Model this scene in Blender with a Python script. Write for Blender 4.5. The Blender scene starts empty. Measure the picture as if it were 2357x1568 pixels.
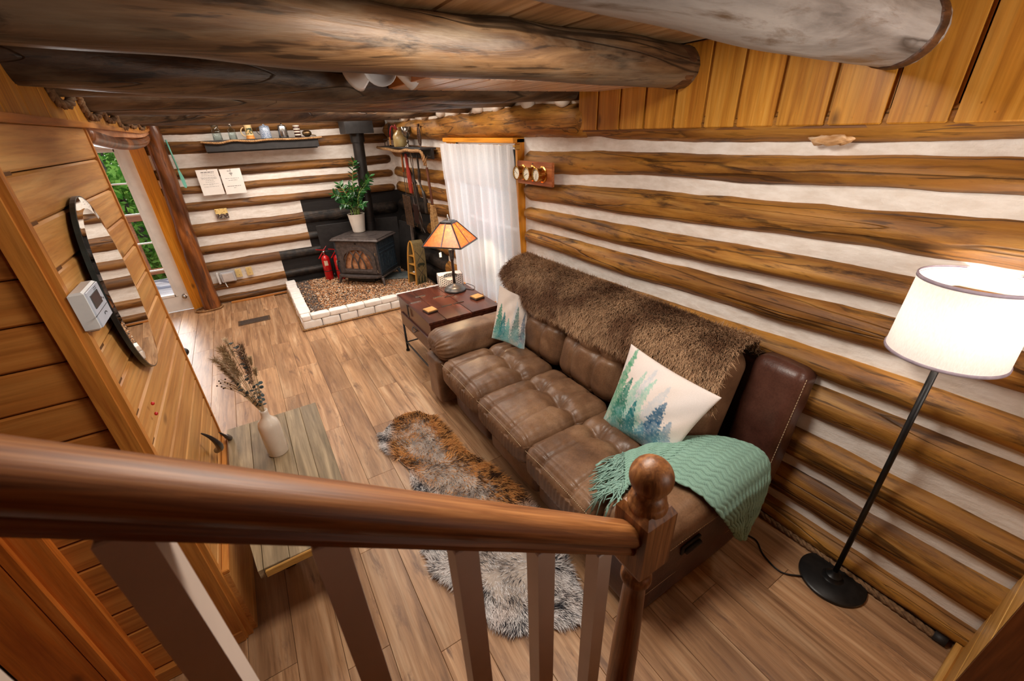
import bpy, bmesh, math, random
import numpy as np
from mathutils import Vector, Matrix, noise as mnoise

# ------------------------------------------------------------------ camera, world, lights, exposure
scene = bpy.context.scene
COL = scene.collection
PI = math.pi

def S(r, g, b, a=1.0):
    def f(c):
        c /= 255.0
        return c / 12.92 if c <= 0.04045 else ((c + 0.055) / 1.055) ** 2.4
    return (f(r), f(g), f(b), a)

cam_d = bpy.data.cameras.new('camera')
cam = bpy.data.objects.new('camera', cam_d)
COL.objects.link(cam)
R0 = (0.84784063, -0.52910433, -0.03485513)      # image right
R1 = (-0.26776642, -0.37048053, -0.88940729)     # image down
R2 = (0.4576761, 0.76340867, -0.45578482)        # view direction
cam.matrix_world = Matrix(((R0[0], -R1[0], -R2[0], 0.0), (R0[1], -R1[1], -R2[1], 0.0),
                           (R0[2], -R1[2], -R2[2], 2.05), (0, 0, 0, 1)))
cam_d.sensor_width = 36.0
cam_d.sensor_fit = 'HORIZONTAL'
cam_d.lens = 36.0 * 962.708 / 2357.0
cam_d.clip_start = 0.02
cam_d.dof.use_dof = True
cam_d.dof.focus_distance = 2.6
cam_d.dof.aperture_fstop = 6.3
scene.camera = cam

vs = scene.view_settings
scene.display_settings.display_device = 'sRGB'
vs.view_transform = 'Standard'
vs.look = 'None'
vs.gamma = 1.0
vs.exposure = -0.15
vs.use_curve_mapping = False

world = bpy.data.worlds.new('world')
scene.world = world
world.use_nodes = True
wn = world.node_tree.nodes
wl = world.node_tree.links
bg = wn['Background']
sky = wn.new('ShaderNodeTexSky')
sky.sky_type = 'NISHITA'
sky.sun_disc = False
sky.sun_elevation = math.radians(50)
sky.sun_rotation = math.radians(150)
wl.new(sky.outputs['Color'], bg.inputs['Color'])
bg.inputs['Strength'].default_value = 0.35

def lamp(kind, name, loc, energy, color=(1, 1, 1), size=0.1, rot=None, size_y=None, target=None):
    d = bpy.data.lights.new(name, kind)
    d.energy = energy
    d.color = color
    if kind == 'AREA':
        d.size = size
        if size_y:
            d.shape = 'RECTANGLE'
            d.size_y = size_y
    elif kind in ('POINT', 'SPOT'):
        d.shadow_soft_size = size
    o = bpy.data.objects.new(name, d)
    COL.objects.link(o)
    o.location = loc
    if target is not None:
        o.rotation_euler = (Vector(target) - Vector(loc)).to_track_quat('-Z', 'Y').to_euler()
    elif rot:
        o.rotation_euler = rot
    return o

sun = lamp('SUN', 'sun', (-6, 12, 10), 4.0, (1.0, 0.95, 0.86), target=(-1.5, 6.5, 0))
sun.data.angle = math.radians(0.6)
WARM = (1.0, 0.92, 0.82)
lamp('AREA', 'stair_fill', (0.75, 1.02, 2.37), 36, WARM, 0.8, size_y=0.35, rot=(0, 0, 0))  # added fill above the frame, lights floor and balusters from the room side
ll = lamp('AREA', 'landing_fill', (1.45, -0.95, 1.75), 15, WARM, 0.9, size_y=0.5, target=(1.62, 0.75, 2.2))  # added fill behind the camera for grey beam, fascia and right wall
ll.data.spread = math.radians(110)
for ly, le in ((2.72, 14), (3.55, 26), (4.42, 30), (5.25, 34), (6.02, 34)):
    lamp('AREA', 'beam_gap_fill', (0.75, ly, 2.372), le, WARM, 2.0, size_y=0.26, rot=(0, 0, 0))  # added fill panels, hidden between the beams, brighten the far room
lamp('AREA', 'entry_fill', (-1.3, 4.6, 2.36), 22, WARM, 0.9, size_y=2.0, rot=(0, 0, 0))  # added unseen fill under the entry ceiling
lamp('AREA', 'door_daylight', (-1.35, 7.6, 1.35), 60, (0.98, 0.99, 1.0), 0.8, size_y=1.9, target=(-1.0, 5.0, 0.4))
lamp('AREA', 'window_daylight', (3.1, 3.9, 1.5), 26, (0.98, 0.99, 1.0), 1.5, size_y=1.5, target=(2.0, 3.9, 1.1))

# ------------------------------------------------------------------ geometry helpers
def link(o, parent=None):
    COL.objects.link(o)
    if parent is not None:
        o.parent = parent
    return o

def world_loc(o):
    v = Vector((0, 0, 0))
    while o is not None:
        v += o.location
        o = o.parent
    return v

def tag(o, label=None, cat=None, group=None, kind=None):
    if label: o['label'] = label
    if cat: o['category'] = cat
    if group: o['group'] = group
    if kind: o['kind'] = kind
    return o

def thing(name, label, cat, loc, group=None):
    o = bpy.data.objects.new(name, None)
    o.empty_display_size = 0.05
    COL.objects.link(o)
    o.location = loc
    return tag(o, label, cat, group)

def struct(name):
    o = bpy.data.objects.new(name, None)
    COL.objects.link(o)
    o['kind'] = 'structure'
    return o

class MB:
    """collects vertices and faces (world coordinates) of one mesh"""
    def __init__(s):
        s.v = []; s.f = []; s.c = None
    def add(s, vs_, fs_):
        n = len(s.v)
        s.v.extend([tuple(map(float, p)) for p in vs_])
        s.f.extend([tuple(i + n for i in q) for q in fs_])
        return s
    def box(s, c, size, m=None, ch=0.0):
        x, y, z = [k / 2.0 for k in size]
        if ch <= 0:
            vs_ = [(sx * x, sy * y, sz * z) for sz in (-1, 1) for sx, sy in ((-1, -1), (1, -1), (1, 1), (-1, 1))]
            fs_ = [(3, 2, 1, 0), (4, 5, 6, 7), (0, 1, 5, 4), (1, 2, 6, 5), (2, 3, 7, 6), (3, 0, 4, 7)]
        else:
            k = min(ch, x * .49, y * .49, z * .49)
            vs_ = []; 
            for sz in (-1, 1):
                for ins, zz in ((k, z), (0, z - k)):
                    for sx, sy in ((-1, -1), (1, -1), (1, 1), (-1, 1)):
                        vs_.append((sx * (x - ins), sy * (y - ins), sz * zz))
            fs_ = [(3, 2, 1, 0), (8, 9, 10, 11)]
            for i in range(4):
                j = (i + 1) % 4
                fs_ += [(i, j, 4 + j, 4 + i), (4 + i, 4 + j, 12 + j, 12 + i), (12 + i, 12 + j, 8 + j, 8 + i)]
        if m is not None:
            vs_ = [m @ Vector(p) for p in vs_]
        return s.add([(p[0] + c[0], p[1] + c[1], p[2] + c[2]) for p in vs_], fs_)
    def bar(s, a, b, w, h=None, up=(0, 0, 1)):
        a = Vector(a); b = Vector(b); d = b - a
        h = w if h is None else h
        q = frame(d, up)
        return s.box((a + b) / 2, (w, h, d.length), q)
    def tube(s, pts, r, seg=8, caps=True, closed=False):
        pts = [Vector(p) for p in pts]
        n = len(pts)
        rr = r if hasattr(r, '__len__') else [r] * n
        t0 = (pts[1] - pts[0]).normalized()
        ref = Vector((0, 0, 1)) if abs(t0.z) < .9 else Vector((1, 0, 0))
        u = t0.cross(ref).normalized()
        vs_ = []
        for i in range(n):
            if closed: t = pts[(i + 1) % n] - pts[i - 1]
            else: t = pts[min(i + 1, n - 1)] - pts[max(i - 1, 0)]
            if t.length < 1e-9: t = t0.copy()
            t.normalize()
            u = u - t * u.dot(t)
            if u.length < 1e-6: u = t.orthogonal()
            u.normalize()
            w = t.cross(u)
            for k in range(seg):
                a = 2 * PI * k / seg
                vs_.append(pts[i] + (u * math.cos(a) + w * math.sin(a)) * rr[i])
        fs_ = []
        for i in range(n if closed else n - 1):
            for k in range(seg):
                k2 = (k + 1) % seg; j = (i + 1) % n
                fs_.append((i * seg + k, i * seg + k2, j * seg + k2, j * seg + k))
        if caps and not closed:
            fs_.append(tuple(range(seg - 1, -1, -1)))
            fs_.append(tuple((n - 1) * seg + k for k in range(seg)))
        return s.add(vs_, fs_)
    def lathe(s, prof, c=(0, 0, 0), seg=24, m=None, cap=True):
        vs_ = []; fs_ = []
        for r, z in prof:
            for k in range(seg):
                a = 2 * PI * k / seg
                vs_.append(Vector((r * math.cos(a), r * math.sin(a), z)))
        n = len(prof)
        for i in range(n - 1):
            for k in range(seg):
                k2 = (k + 1) % seg
                fs_.append((i * seg + k, i * seg + k2, (i + 1) * seg + k2, (i + 1) * seg + k))
        if cap:
            fs_.append(tuple(range(seg - 1, -1, -1)))
            fs_.append(tuple((n - 1) * seg + k for k in range(seg)))
        if m is not None: vs_ = [m @ p for p in vs_]
        c = Vector(c)
        return s.add([p + c for p in vs_], fs_)
    def ball(s, c, r, seg=16, rings=10):
        r = r if hasattr(r, '__len__') else (r, r, r)
        prof = [(max(1e-4, math.sin(PI * i / rings)), -math.cos(PI * i / rings)) for i in range(rings + 1)]
        return s.lathe(prof, c, seg, Matrix.Diagonal(r), cap=False)
    def prism(s, poly, axis, a, b):
        """poly: 2D outline; extruded along axis from a to b (axis 0: (y,z), 1: (x,z), 2: (x,y))"""
        n = len(poly)
        def P(p, t):
            return ((t, p[0], p[1]), (p[0], t, p[1]), (p[0], p[1], t))[axis]
        vs_ = [P(p, a) for p in poly] + [P(p, b) for p in poly]
        fs_ = [tuple(range(n)), tuple(range(2 * n - 1, n - 1, -1))] + [(i, i + n, (i + 1) % n + n, (i + 1) % n) for i in range(n)]
        return s.add(vs_, fs_)
    def grid(s, fn, nu, nv, wrapu=False):
        vs_ = [fn(i / (nu if wrapu else nu - 1), j / (nv - 1)) for i in range(nu) for j in range(nv)]
        fs_ = []
        for i in range(nu if wrapu else nu - 1):
            for j in range(nv - 1):
                a = i * nv + j; b = ((i + 1) % nu) * nv + j
                fs_.append((a, b, b + 1, a + 1))
        return s.add(vs_, fs_)
    def build(s, name, mat, parent=None, smooth=False, cols=None, fix=False, xf=None, weld=False, auto=None):
        me = bpy.data.meshes.new(name)
        o0 = world_loc(parent) if parent is not None else Vector((0, 0, 0))
        v = np.array(s.v, dtype=float)
        if xf is not None:
            M = np.array(xf); v = v @ M[:3, :3].T + M[:3, 3]
        v = v - np.array(o0)
        off = Vector((0, 0, 0))
        if parent is None:          # a one-mesh thing keeps its origin at its base
            off = Vector(((v[:, 0].min() + v[:, 0].max()) / 2, (v[:, 1].min() + v[:, 1].max()) / 2, v[:, 2].min()))
            v = v - np.array(off)
        me.from_pydata(v.tolist(), [], s.f)
        if fix or weld:
            bm = bmesh.new(); bm.from_mesh(me)
            if weld: bmesh.ops.remove_doubles(bm, verts=bm.verts, dist=1e-5)
            bmesh.ops.recalc_face_normals(bm, faces=bm.faces)
            bm.to_mesh(me); bm.free()
        if cols is not None:
            at = me.color_attributes.new('Col', 'FLOAT_COLOR', 'POINT')
            cc = np.ones((len(me.vertices), 4)); cols = np.asarray(cols); cc[:, :3] = cols[:, :3]
            at.data.foreach_set('color', cc.ravel())
        if smooth:
            me.polygons.foreach_set('use_smooth', [True] * len(me.polygons))
            if auto:
                me.set_sharp_from_angle(angle=math.radians(auto))
        me.materials.append(mat)
        me.update()
        o = bpy.data.objects.new(name, me)
        o.location = off
        return link(o, parent)

def frame(d, up=(0, 0, 1)):
    d = Vector(d).normalized(); up = Vector(up)
    if abs(d.dot(up)) > .98: up = Vector((0, 1, 0))
    x = up.cross(d).normalized(); y = d.cross(x)
    return Matrix((x, y, d)).transposed()

def copy_obj(o, parent=None, loc=None):
    c = o.copy()
    COL.objects.link(c)
    if parent is not None: c.parent = parent
    if loc is not None: c.location = loc
    return c

def copy_thing(root, loc, label=None):
    r = root.copy(); COL.objects.link(r); r.location = loc
    if label: r['label'] = label
    for ch in list(root.children):
        c = copy_obj(ch, r)
        for g in list(ch.children): copy_obj(g, c)
    return r

def fb(x, y, z, s=1.0):
    return mnoise.noise(Vector((x * s, y * s, z * s)))

def cushion(half, r, n, disp=None, puff=(0, 0, 0)):
    """rounded box, local coordinates; disp(p, nrm) gives a shift along the normal"""
    hx, hy, hz = half
    vs_ = []; fs_ = []
    for ax in range(3):
        for sg in (-1, 1):
            base = len(vs_)
            for i in range(n + 1):
                for j in range(n + 1):
                    u = -math.cos(PI * i / n) * .35 + (2 * i / n - 1) * .65
                    w = -math.cos(PI * j / n) * .35 + (2 * j / n - 1) * .65
                    p = [0, 0, 0]; p[ax] = sg; p[(ax + 1) % 3] = u; p[(ax + 2) % 3] = w
                    q = Vector((p[0] * hx, p[1] * hy, p[2] * hz))
                    inn = Vector([max(-(h - r), min(h - r, k)) for h, k in zip(half, q)])
                    d = q - inn
                    nn = d.normalized() if d.length > 1e-9 else Vector([sg if k == ax else 0 for k in range(3)])
                    P = inn + nn * r
                    P[ax] += sg * puff[ax] * (1 - u * u) * (1 - w * w)
                    if disp: P = P + nn * disp(P, nn)
                    vs_.append(P)
            for i in range(n):
                for j in range(n):
                    a = base + i * (n + 1) + j
                    q = (a, a + n + 1, a + n + 2, a + 1)
                    fs_.append(q if sg > 0 else q[::-1])
    return MB().add(vs_, fs_)

def rope(mb, pts, r, pitch=None, seg=5, strands=3, step=None):
    pts = [Vector(p) for p in pts]
    pitch = pitch or r * 5.5
    L = [0]
    for a, b in zip(pts, pts[1:]): L.append(L[-1] + (b - a).length)
    tot = L[-1]; n = max(8, int(tot / (pitch / (step or 7))))
    def at(t):
        for i in range(len(L) - 1):
            if t <= L[i + 1] or i == len(L) - 2:
                k = (t - L[i]) / max(1e-9, L[i + 1] - L[i])
                return pts[i].lerp(pts[i + 1], k)
    cs = [at(tot * i / n) for i in range(n + 1)]
    for st in range(strands):
        q = []
        for i, c in enumerate(cs):
            t = (cs[min(n, i + 1)] - cs[max(0, i - 1)]).normalized()
            u = t.orthogonal() if abs(t.z) > .95 else t.cross(Vector((0, 0, 1))).normalized()
            w = t.cross(u)
            a = 2 * PI * (tot * i / n / pitch + st / strands)
            q.append(c + (u * math.cos(a) + w * math.sin(a)) * r * .5)
        mb.tube(q, r * .56, seg)
    return mb

def smooth_path(pts, n=8):
    pts = [Vector(p) for p in pts]
    P = [pts[0]] + pts + [pts[-1]]
    out = []
    for i in range(1, len(P) - 2):
        for k in range(n):
            t = k / n
            a, b, c, d = P[i - 1], P[i], P[i + 1], P[i + 2]
            out.append(.5 * ((2 * b) + (c - a) * t + (2 * a - 5 * b + 4 * c - d) * t * t + (3 * b - a - 3 * c + d) * t ** 3))
    out.append(P[-2])
    return out

# ------------------------------------------------------------------ materials
MAT = {}
def newmat(name):
    m = bpy.data.materials.new(name)
    m.use_nodes = True
    nt = m.node_tree
    return m, nt.nodes, nt.links, nt.nodes['Principled BSDF']

def coords(N, L, scale, rnd=True, loc=None):
    tc = N.new('ShaderNodeTexCoord')
    mp = N.new('ShaderNodeMapping')
    mp.inputs['Scale'].default_value = scale
    src = tc.outputs['Object']
    if rnd:
        oi = N.new('ShaderNodeObjectInfo')
        mu = N.new('ShaderNodeMath'); mu.operation = 'MULTIPLY'; mu.inputs[1].default_value = 37.0
        L.new(oi.outputs['Random'], mu.inputs[0])
        ad = N.new('ShaderNodeVectorMath'); ad.operation = 'ADD'
        L.new(src, ad.inputs[0]); L.new(mu.outputs[0], ad.inputs[1])
        src = ad.outputs[0]
    L.new(src, mp.inputs['Vector'])
    return mp.outputs['Vector']

def noise_n(N, L, vec, scale=1.0, detail=4.0, rough=.55, dist=0.0):
    t = N.new('ShaderNodeTexNoise')
    t.inputs['Scale'].default_value = scale
    t.inputs['Detail'].default_value = detail
    t.inputs['Roughness'].default_value = rough
    t.inputs['Distortion'].default_value = dist
    L.new(vec, t.inputs['Vector'])
    return t.outputs['Fac']

def ramp(N, L, fac, stops):
    r = N.new('ShaderNodeValToRGB')
    e = r.color_ramp.elements
    while len(e) > 1: e.remove(e[0])
    e[0].position = stops[0][0]; e[0].color = stops[0][1]
    for p, c in stops[1:]:
        k = e.new(p); k.color = c
    L.new(fac, r.inputs['Fac'])
    return r.outputs['Color']

def mixc(N, L, fac, a, b, mode='MIX'):
    m = N.new('ShaderNodeMix'); m.data_type = 'RGBA'; m.blend_type = mode
    for s_, v in ((0, fac), (6, a), (7, b)):
        if hasattr(v, 'links') or hasattr(v, 'is_linked'): L.new(v, m.inputs[s_])
        else: m.inputs[s_].default_value = v
    return m.outputs[2]

def math_n(N, L, op, a, b=None):
    m = N.new('ShaderNodeMath'); m.operation = op
    for i, v in enumerate((a, b)):
        if v is None: continue
        if hasattr(v, 'is_linked'): L.new(v, m.inputs[i])
        else: m.inputs[i].default_value = v
    return m.outputs[0]

def bump_n(N, L, h, strength=.3, dist=.01):
    b = N.new('ShaderNodeBump')
    b.inputs['Strength'].default_value = strength
    b.inputs['Distance'].default_value = dist
    L.new(h, b.inputs['Height'])
    return b.outputs['Normal']

G1 = (1, 1, 1, 1); G0 = (0, 0, 0, 1)

def wood(name, dark, mid, light, axis=1, grain=26.0, along=1.6, rough=.5, tone=.25, streak=.5, knots=0.0, bump=.25, fine=True, spec=.4, dirt=None, rnd=True, weather=None, crack=0.0, dash=0.0):
    """timber with the grain along the object's own axis"""
    m, N, L, P = newmat(name)
    sc = [grain] * 3; sc[axis] = along
    v = coords(N, L, sc, rnd)
    n1 = noise_n(N, L, v, 1.0, 6, .6, .8)
    c = ramp(N, L, n1, [(.28, dark), (.5, mid), (.72, light)])
    sc2 = [grain * .22] * 3; sc2[axis] = along * .45
    v2 = coords(N, L, sc2, rnd)
    n2 = noise_n(N, L, v2, 1.0, 3, .5, 1.2)
    c = mixc(N, L, math_n(N, L, 'MULTIPLY', ramp(N, L, n2, [(.4, G0), (.68, G1)]), streak), c, dark)
    sf = [grain * 3.2] * 3; sf[axis] = along * 2.2
    n3 = noise_n(N, L, coords(N, L, sf, rnd), 1.0, 5, .65, .3)
    c = mixc(N, L, .5, c, ramp(N, L, n3, [(.30, (.42, .38, .34, 1)), (.52, (.86, .85, .84, 1)), (.72, (1.12, 1.12, 1.12, 1))]), 'MULTIPLY')
    if dash:
        sd = [grain * 2.2] * 3; sd[axis] = along * 3.0
        n4 = noise_n(N, L, coords(N, L, sd, rnd), 1.0, 3, .5, .6)
        c = mixc(N, L, math_n(N, L, 'MULTIPLY', ramp(N, L, n4, [(.60, G0), (.66, G1)]), dash), c, tuple(k * .30 for k in dark[:3]) + (1,))
    oi = N.new('ShaderNodeObjectInfo')
    hsv = N.new('ShaderNodeHueSaturation')
    mr = N.new('ShaderNodeMapRange'); mr.inputs['To Min'].default_value = 1 - tone; mr.inputs['To Max'].default_value = 1 + tone
    L.new(oi.outputs['Random'], mr.inputs['Value']); L.new(mr.outputs[0], hsv.inputs['Value'])
    L.new(c, hsv.inputs['Color']); c = hsv.outputs['Color']
    h = n1
    if knots > 0:
        sk = [4.2] * 3; sk[axis] = 2.1
        vk = coords(N, L, sk, rnd)
        vo = N.new('ShaderNodeTexVoronoi'); vo.inputs['Scale'].default_value = 1.0
        L.new(vk, vo.inputs['Vector'])
        kf = ramp(N, L, vo.outputs['Distance'], [(.03, G1), (.10, G0)])
        c = mixc(N, L, math_n(N, L, 'MULTIPLY', kf, knots), c, tuple(k * .28 for k in dark[:3]) + (1,))
    if weather:
        sw = [5] * 3; sw[axis] = 1.2
        nw = noise_n(N, L, coords(N, L, sw, rnd), 1.0, 6, .65, .6)
        c = mixc(N, L, ramp(N, L, nw, [(.45, G0), (.7, G1)]), c, weather)
    if dirt:
        sw = [14] * 3; sw[axis] = 2.4
        nw = noise_n(N, L, coords(N, L, sw, rnd), 1.0, 8, .7, .5)
        c = mixc(N, L, ramp(N, L, nw, [(.55, G0), (.68, G1)]), c, dirt)
    if crack:
        sq_ = [grain * .45] * 3; sq_[axis] = along * .22
        n5 = noise_n(N, L, coords(N, L, sq_, rnd), 1.0, 2, .4, .25)
        cf = ramp(N, L, n5, [(.470, G0), (.478, G1), (.484, G1), (.492, G0), (.600, G0), (.605, G1), (.609, G0)])
        c = mixc(N, L, math_n(N, L, 'MULTIPLY', cf, crack), c, tuple(k * .18 for k in dark[:3]) + (1,))
        h = math_n(N, L, 'SUBTRACT', h, math_n(N, L, 'MULTIPLY', cf, .8))
    h = math_n(N, L, 'ADD', h, math_n(N, L, 'MULTIPLY', n3, .5))
    L.new(c, P.inputs['Base Color'])
    P.inputs['Roughness'].default_value = rough
    P.inputs['Specular IOR Level'].default_value = spec
    if bump: L.new(bump_n(N, L, h, bump, .006), P.inputs['Normal'])
    MAT[name] = m
    return m, N, L, P, c

def plain(name, c1, c2=None, scale=8.0, rough=.5, metal=0.0, bump=0.0, spec=.5, stretch=(1, 1, 1), detail=4, coat=0.0, rnd=True):
    """paint, metal, plastic, ceramic: two close tones mottled by noise"""
    m, N, L, P = newmat(name)
    c2 = c2 or tuple(k * .82 for k in c1[:3]) + (1,)
    v = coords(N, L, stretch, rnd)
    n = noise_n(N, L, v, scale, detail)
    c = ramp(N, L, n, [(.35, c2), (.65, c1)])
    L.new(c, P.inputs['Base Color'])
    P.inputs['Roughness'].default_value = rough
    P.inputs['Metallic'].default_value = metal
    P.inputs['Specular IOR Level'].default_value = spec
    if coat: P.inputs['Coat Weight'].default_value = coat
    if bump: L.new(bump_n(N, L, n, bump, .004), P.inputs['Normal'])
    MAT[name] = m
    return m

def vcol(name, rough=.8, noise=.0, scale=60, spec=.2, bump=0, sheen=0):
    m, N, L, P = newmat(name)
    a = N.new('ShaderNodeVertexColor'); a.layer_name = 'Col'
    c = a.outputs['Color']
    n = noise_n(N, L, coords(N, L, (1, 1, 1), False), scale, 4)
    if noise:
        c = mixc(N, L, noise, c, ramp(N, L, n, [(.3, (.25, .25, .25, 1)), (.7, G1)]), 'MULTIPLY')
    if bump: L.new(bump_n(N, L, n, bump, .002), P.inputs['Normal'])
    L.new(c, P.inputs['Base Color'])
    P.inputs['Roughness'].default_value = rough
    P.inputs['Specular IOR Level'].default_value = spec
    MAT[name] = m
    return m

def paint_mask(N, L, boxes, edge=.004):
    """1 inside any of the world boxes (xmin,xmax,ymin,ymax,zmin,zmax): where the black stove paint was brushed on"""
    g = N.new('ShaderNodeNewGeometry'); sp = N.new('ShaderNodeSeparateXYZ')
    L.new(g.outputs['Position'], sp.inputs[0])
    tot = None
    for b in boxes:
        f = None
        for k in range(3):
            lo = math_n(N, L, 'GREATER_THAN', sp.outputs[k], b[2 * k]); hi = math_n(N, L, 'LESS_THAN', sp.outputs[k], b[2 * k + 1])
            t = math_n(N, L, 'MULTIPLY', lo, hi)
            f = t if f is None else math_n(N, L, 'MULTIPLY', f, t)
        tot = f if tot is None else math_n(N, L, 'MAXIMUM', tot, f)
    return tot

BLACK_BOXES = [(.69, 2.4, 6.3, 7.2, .55, 1.24), (.25, 2.4, 6.3, 7.2, -.1, .58),
               (1.7, 2.4, 5.55, 7.2, .60, 1.22), (1.7, 2.4, 5.05, 7.2, -.1, .62)]

def log_mat(name, dark, mid, light, axis, tan=None, rough=.55):
    m, N, L, P, c = wood(name, dark, mid, light, axis, grain=17, along=1.5, rough=rough, tone=.18, streak=.75, knots=.85, bump=.7, dirt=tuple(k * .45 for k in dark[:3]) + (1,), weather=tan, crack=.65, dash=.7)
    mk = paint_mask(N, L, BLACK_BOXES)
    n = noise_n(N, L, coords(N, L, (6, 6, 6)), 3.0, 5)
    blk = ramp(N, L, n, [(.4, S(26, 22, 20)), (.75, S(66, 52, 42))])
    L.new(mixc(N, L, mk, c, blk), P.inputs['Base Color'])
    return m

LOG_Y = log_mat('log_wall_y', S(96, 58, 20), S(160, 106, 42), S(200, 150, 78), 1, tan=S(186, 130, 50))
LOG_X = log_mat('log_wall_x', S(80, 48, 20), S(132, 86, 40), S(166, 118, 62), 0, tan=S(150, 100, 42))
def chink_mat():
    m, N, L, P = newmat('chinking')
    n = noise_n(N, L, coords(N, L, (3, 3, 9), False), 3, 6, .6)
    n2 = noise_n(N, L, coords(N, L, (1, 1, 1), False), 40, 3)
    c = ramp(N, L, n, [(.3, S(222, 210, 198)), (.6, S(240, 232, 224)), (.8, S(246, 240, 234))])
    mk = paint_mask(N, L, BLACK_BOXES)
    L.new(mixc(N, L, mk, c, S(30, 25, 23)), P.inputs['Base Color'])
    P.inputs['Roughness'].default_value = .85
    L.new(bump_n(N, L, math_n(N, L, 'ADD', n, math_n(N, L, 'MULTIPLY', n2, .3)), .5, .012), P.inputs['Normal'])
    return m
CHINK = chink_mat()
BEAM = wood('beam_log', S(42, 26, 16), S(96, 67, 42), S(146, 110, 74), 0, grain=15, along=1.1, rough=.45, tone=.10, streak=.75, knots=.8, bump=.6, dirt=S(36, 24, 16), weather=S(122, 104, 84), crack=.8, dash=.7)[0]
BEAM_GREY = wood('beam_log_grey', S(92, 84, 80), S(160, 154, 150), S(204, 200, 198), 0, grain=11, along=1.0, rough=.42, tone=.05, streak=.6, knots=.5, bump=.5, dirt=S(92, 70, 50), weather=S(160, 152, 146), crack=.9, dash=.4)[0]
PINE_H = wood('pine_board_y', S(176, 112, 52), S(212, 154, 86), S(226, 176, 108), 1, grain=22, along=1.2, rough=.4, tone=.07, streak=.35, knots=.75, bump=.08)[0]
PINE_X = wood('pine_board_x', S(152, 86, 36), S(190, 122, 56), S(206, 142, 72), 0, grain=22, along=1.2, rough=.4, tone=.06, streak=.35, knots=.75, bump=.08)[0]
PINE_V = wood('pine_board_z', S(164, 98, 28), S(210, 146, 54), S(226, 170, 80), 2, grain=20, along=1.1, rough=.38, tone=.06, streak=.3, knots=.8, bump=.08)[0]
PINE_TRIM = wood('pine_trim', S(160, 92, 36), S(200, 130, 56), S(214, 150, 76), 2, grain=26, along=1.6, rough=.4, tone=.04, streak=.3, knots=.6, bump=.08)[0]
PINE_TRIM_Y = wood('pine_trim_y', S(160, 92, 36), S(200, 130, 56), S(214, 150, 76), 1, grain=26, along=1.6, rough=.4, tone=.04, streak=.3, knots=.4, bump=.08)[0]
CEIL = wood('ceiling_board', S(136, 98, 60), S(196, 154, 106), S(222, 188, 146), 1, grain=16, along=1.2, rough=.45, tone=.12, streak=.5, knots=.3, bump=.15)[0]
FLOORM = wood('floor_vinyl', S(134, 96, 66), S(190, 146, 106), S(216, 180, 142), 1, grain=20, along=1.3, rough=.36, tone=.13, streak=.6, knots=.25, bump=.06, spec=.45, dirt=S(120, 88, 66))[0]
OAK_X = wood('oak_rail', S(84, 44, 18), S(144, 88, 44), S(186, 126, 72), 0, grain=90, along=3.0, rough=.46, tone=.02, streak=.3, bump=.12, spec=.5, rnd=False)[0]
OAK_Z = wood('oak_newel', S(84, 46, 20), S(138, 86, 44), S(174, 118, 68), 2, grain=70, along=3.0, rough=.42, tone=.02, streak=.35, bump=.12, spec=.5, rnd=False)[0]
POST = wood('post_log', S(60, 28, 12), S(134, 76, 34), S(188, 116, 58), 2, grain=12, along=1.6, rough=.3, tone=.05, streak=.9, knots=.8, bump=.6, dirt=S(46, 24, 14), spec=.6)[0]
ROPE = wood('sisal_rope', S(112, 78, 44), S(168, 126, 82), S(206, 166, 118), 1, grain=60, along=40, rough=.9, tone=.05, streak=.4, bump=.3)[0]
ROPE_DK = wood('dark_rope', S(84, 60, 40), S(140, 106, 74), S(176, 140, 102), 1, grain=60, along=40, rough=.9, tone=.05, streak=.4, bump=.3)[0]
BLACK_PAINT = plain('black_paint', S(40, 36, 35), S(28, 25, 24), 20, .6, bump=.05)
BLACK_METAL = plain('black_metal', S(34, 33, 33), S(24, 23, 23), 30, .38, .3)
IRON = plain('cast_iron', S(98, 88, 84), S(70, 62, 60), 26, .5, .35, bump=.12)
IRON_BLUE = plain('cast_iron_side', S(66, 80, 92), S(46, 58, 70), 26, .45, .35, bump=.12)
STEEL = plain('steel', S(196, 194, 190), S(150, 148, 146), 12, .25, 1.0)
BRASS = plain('brass', S(214, 170, 92), S(176, 128, 58), 12, .2, 1.0)
WHITE_PAINT = plain('white_paint', S(236, 234, 230), S(222, 220, 216), 6, .45)
WHITE_PLASTIC = plain('white_plastic', S(226, 226, 224), S(210, 210, 210), 10, .35)
IVORY = plain('ivory_plate', S(226, 200, 140), S(208, 178, 116), 14, .4)
RED = plain('red_enamel', S(206, 22, 26), S(176, 14, 18), 8, .25, coat=.5)
INK = plain('ink', S(48, 44, 44), S(60, 56, 56), 30, .8)
PAPER = plain('paper', S(238, 232, 226), S(230, 222, 214), 5, .8)
# ------------------------------------------------------------------ the setting
rng = random.Random(7)

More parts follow.
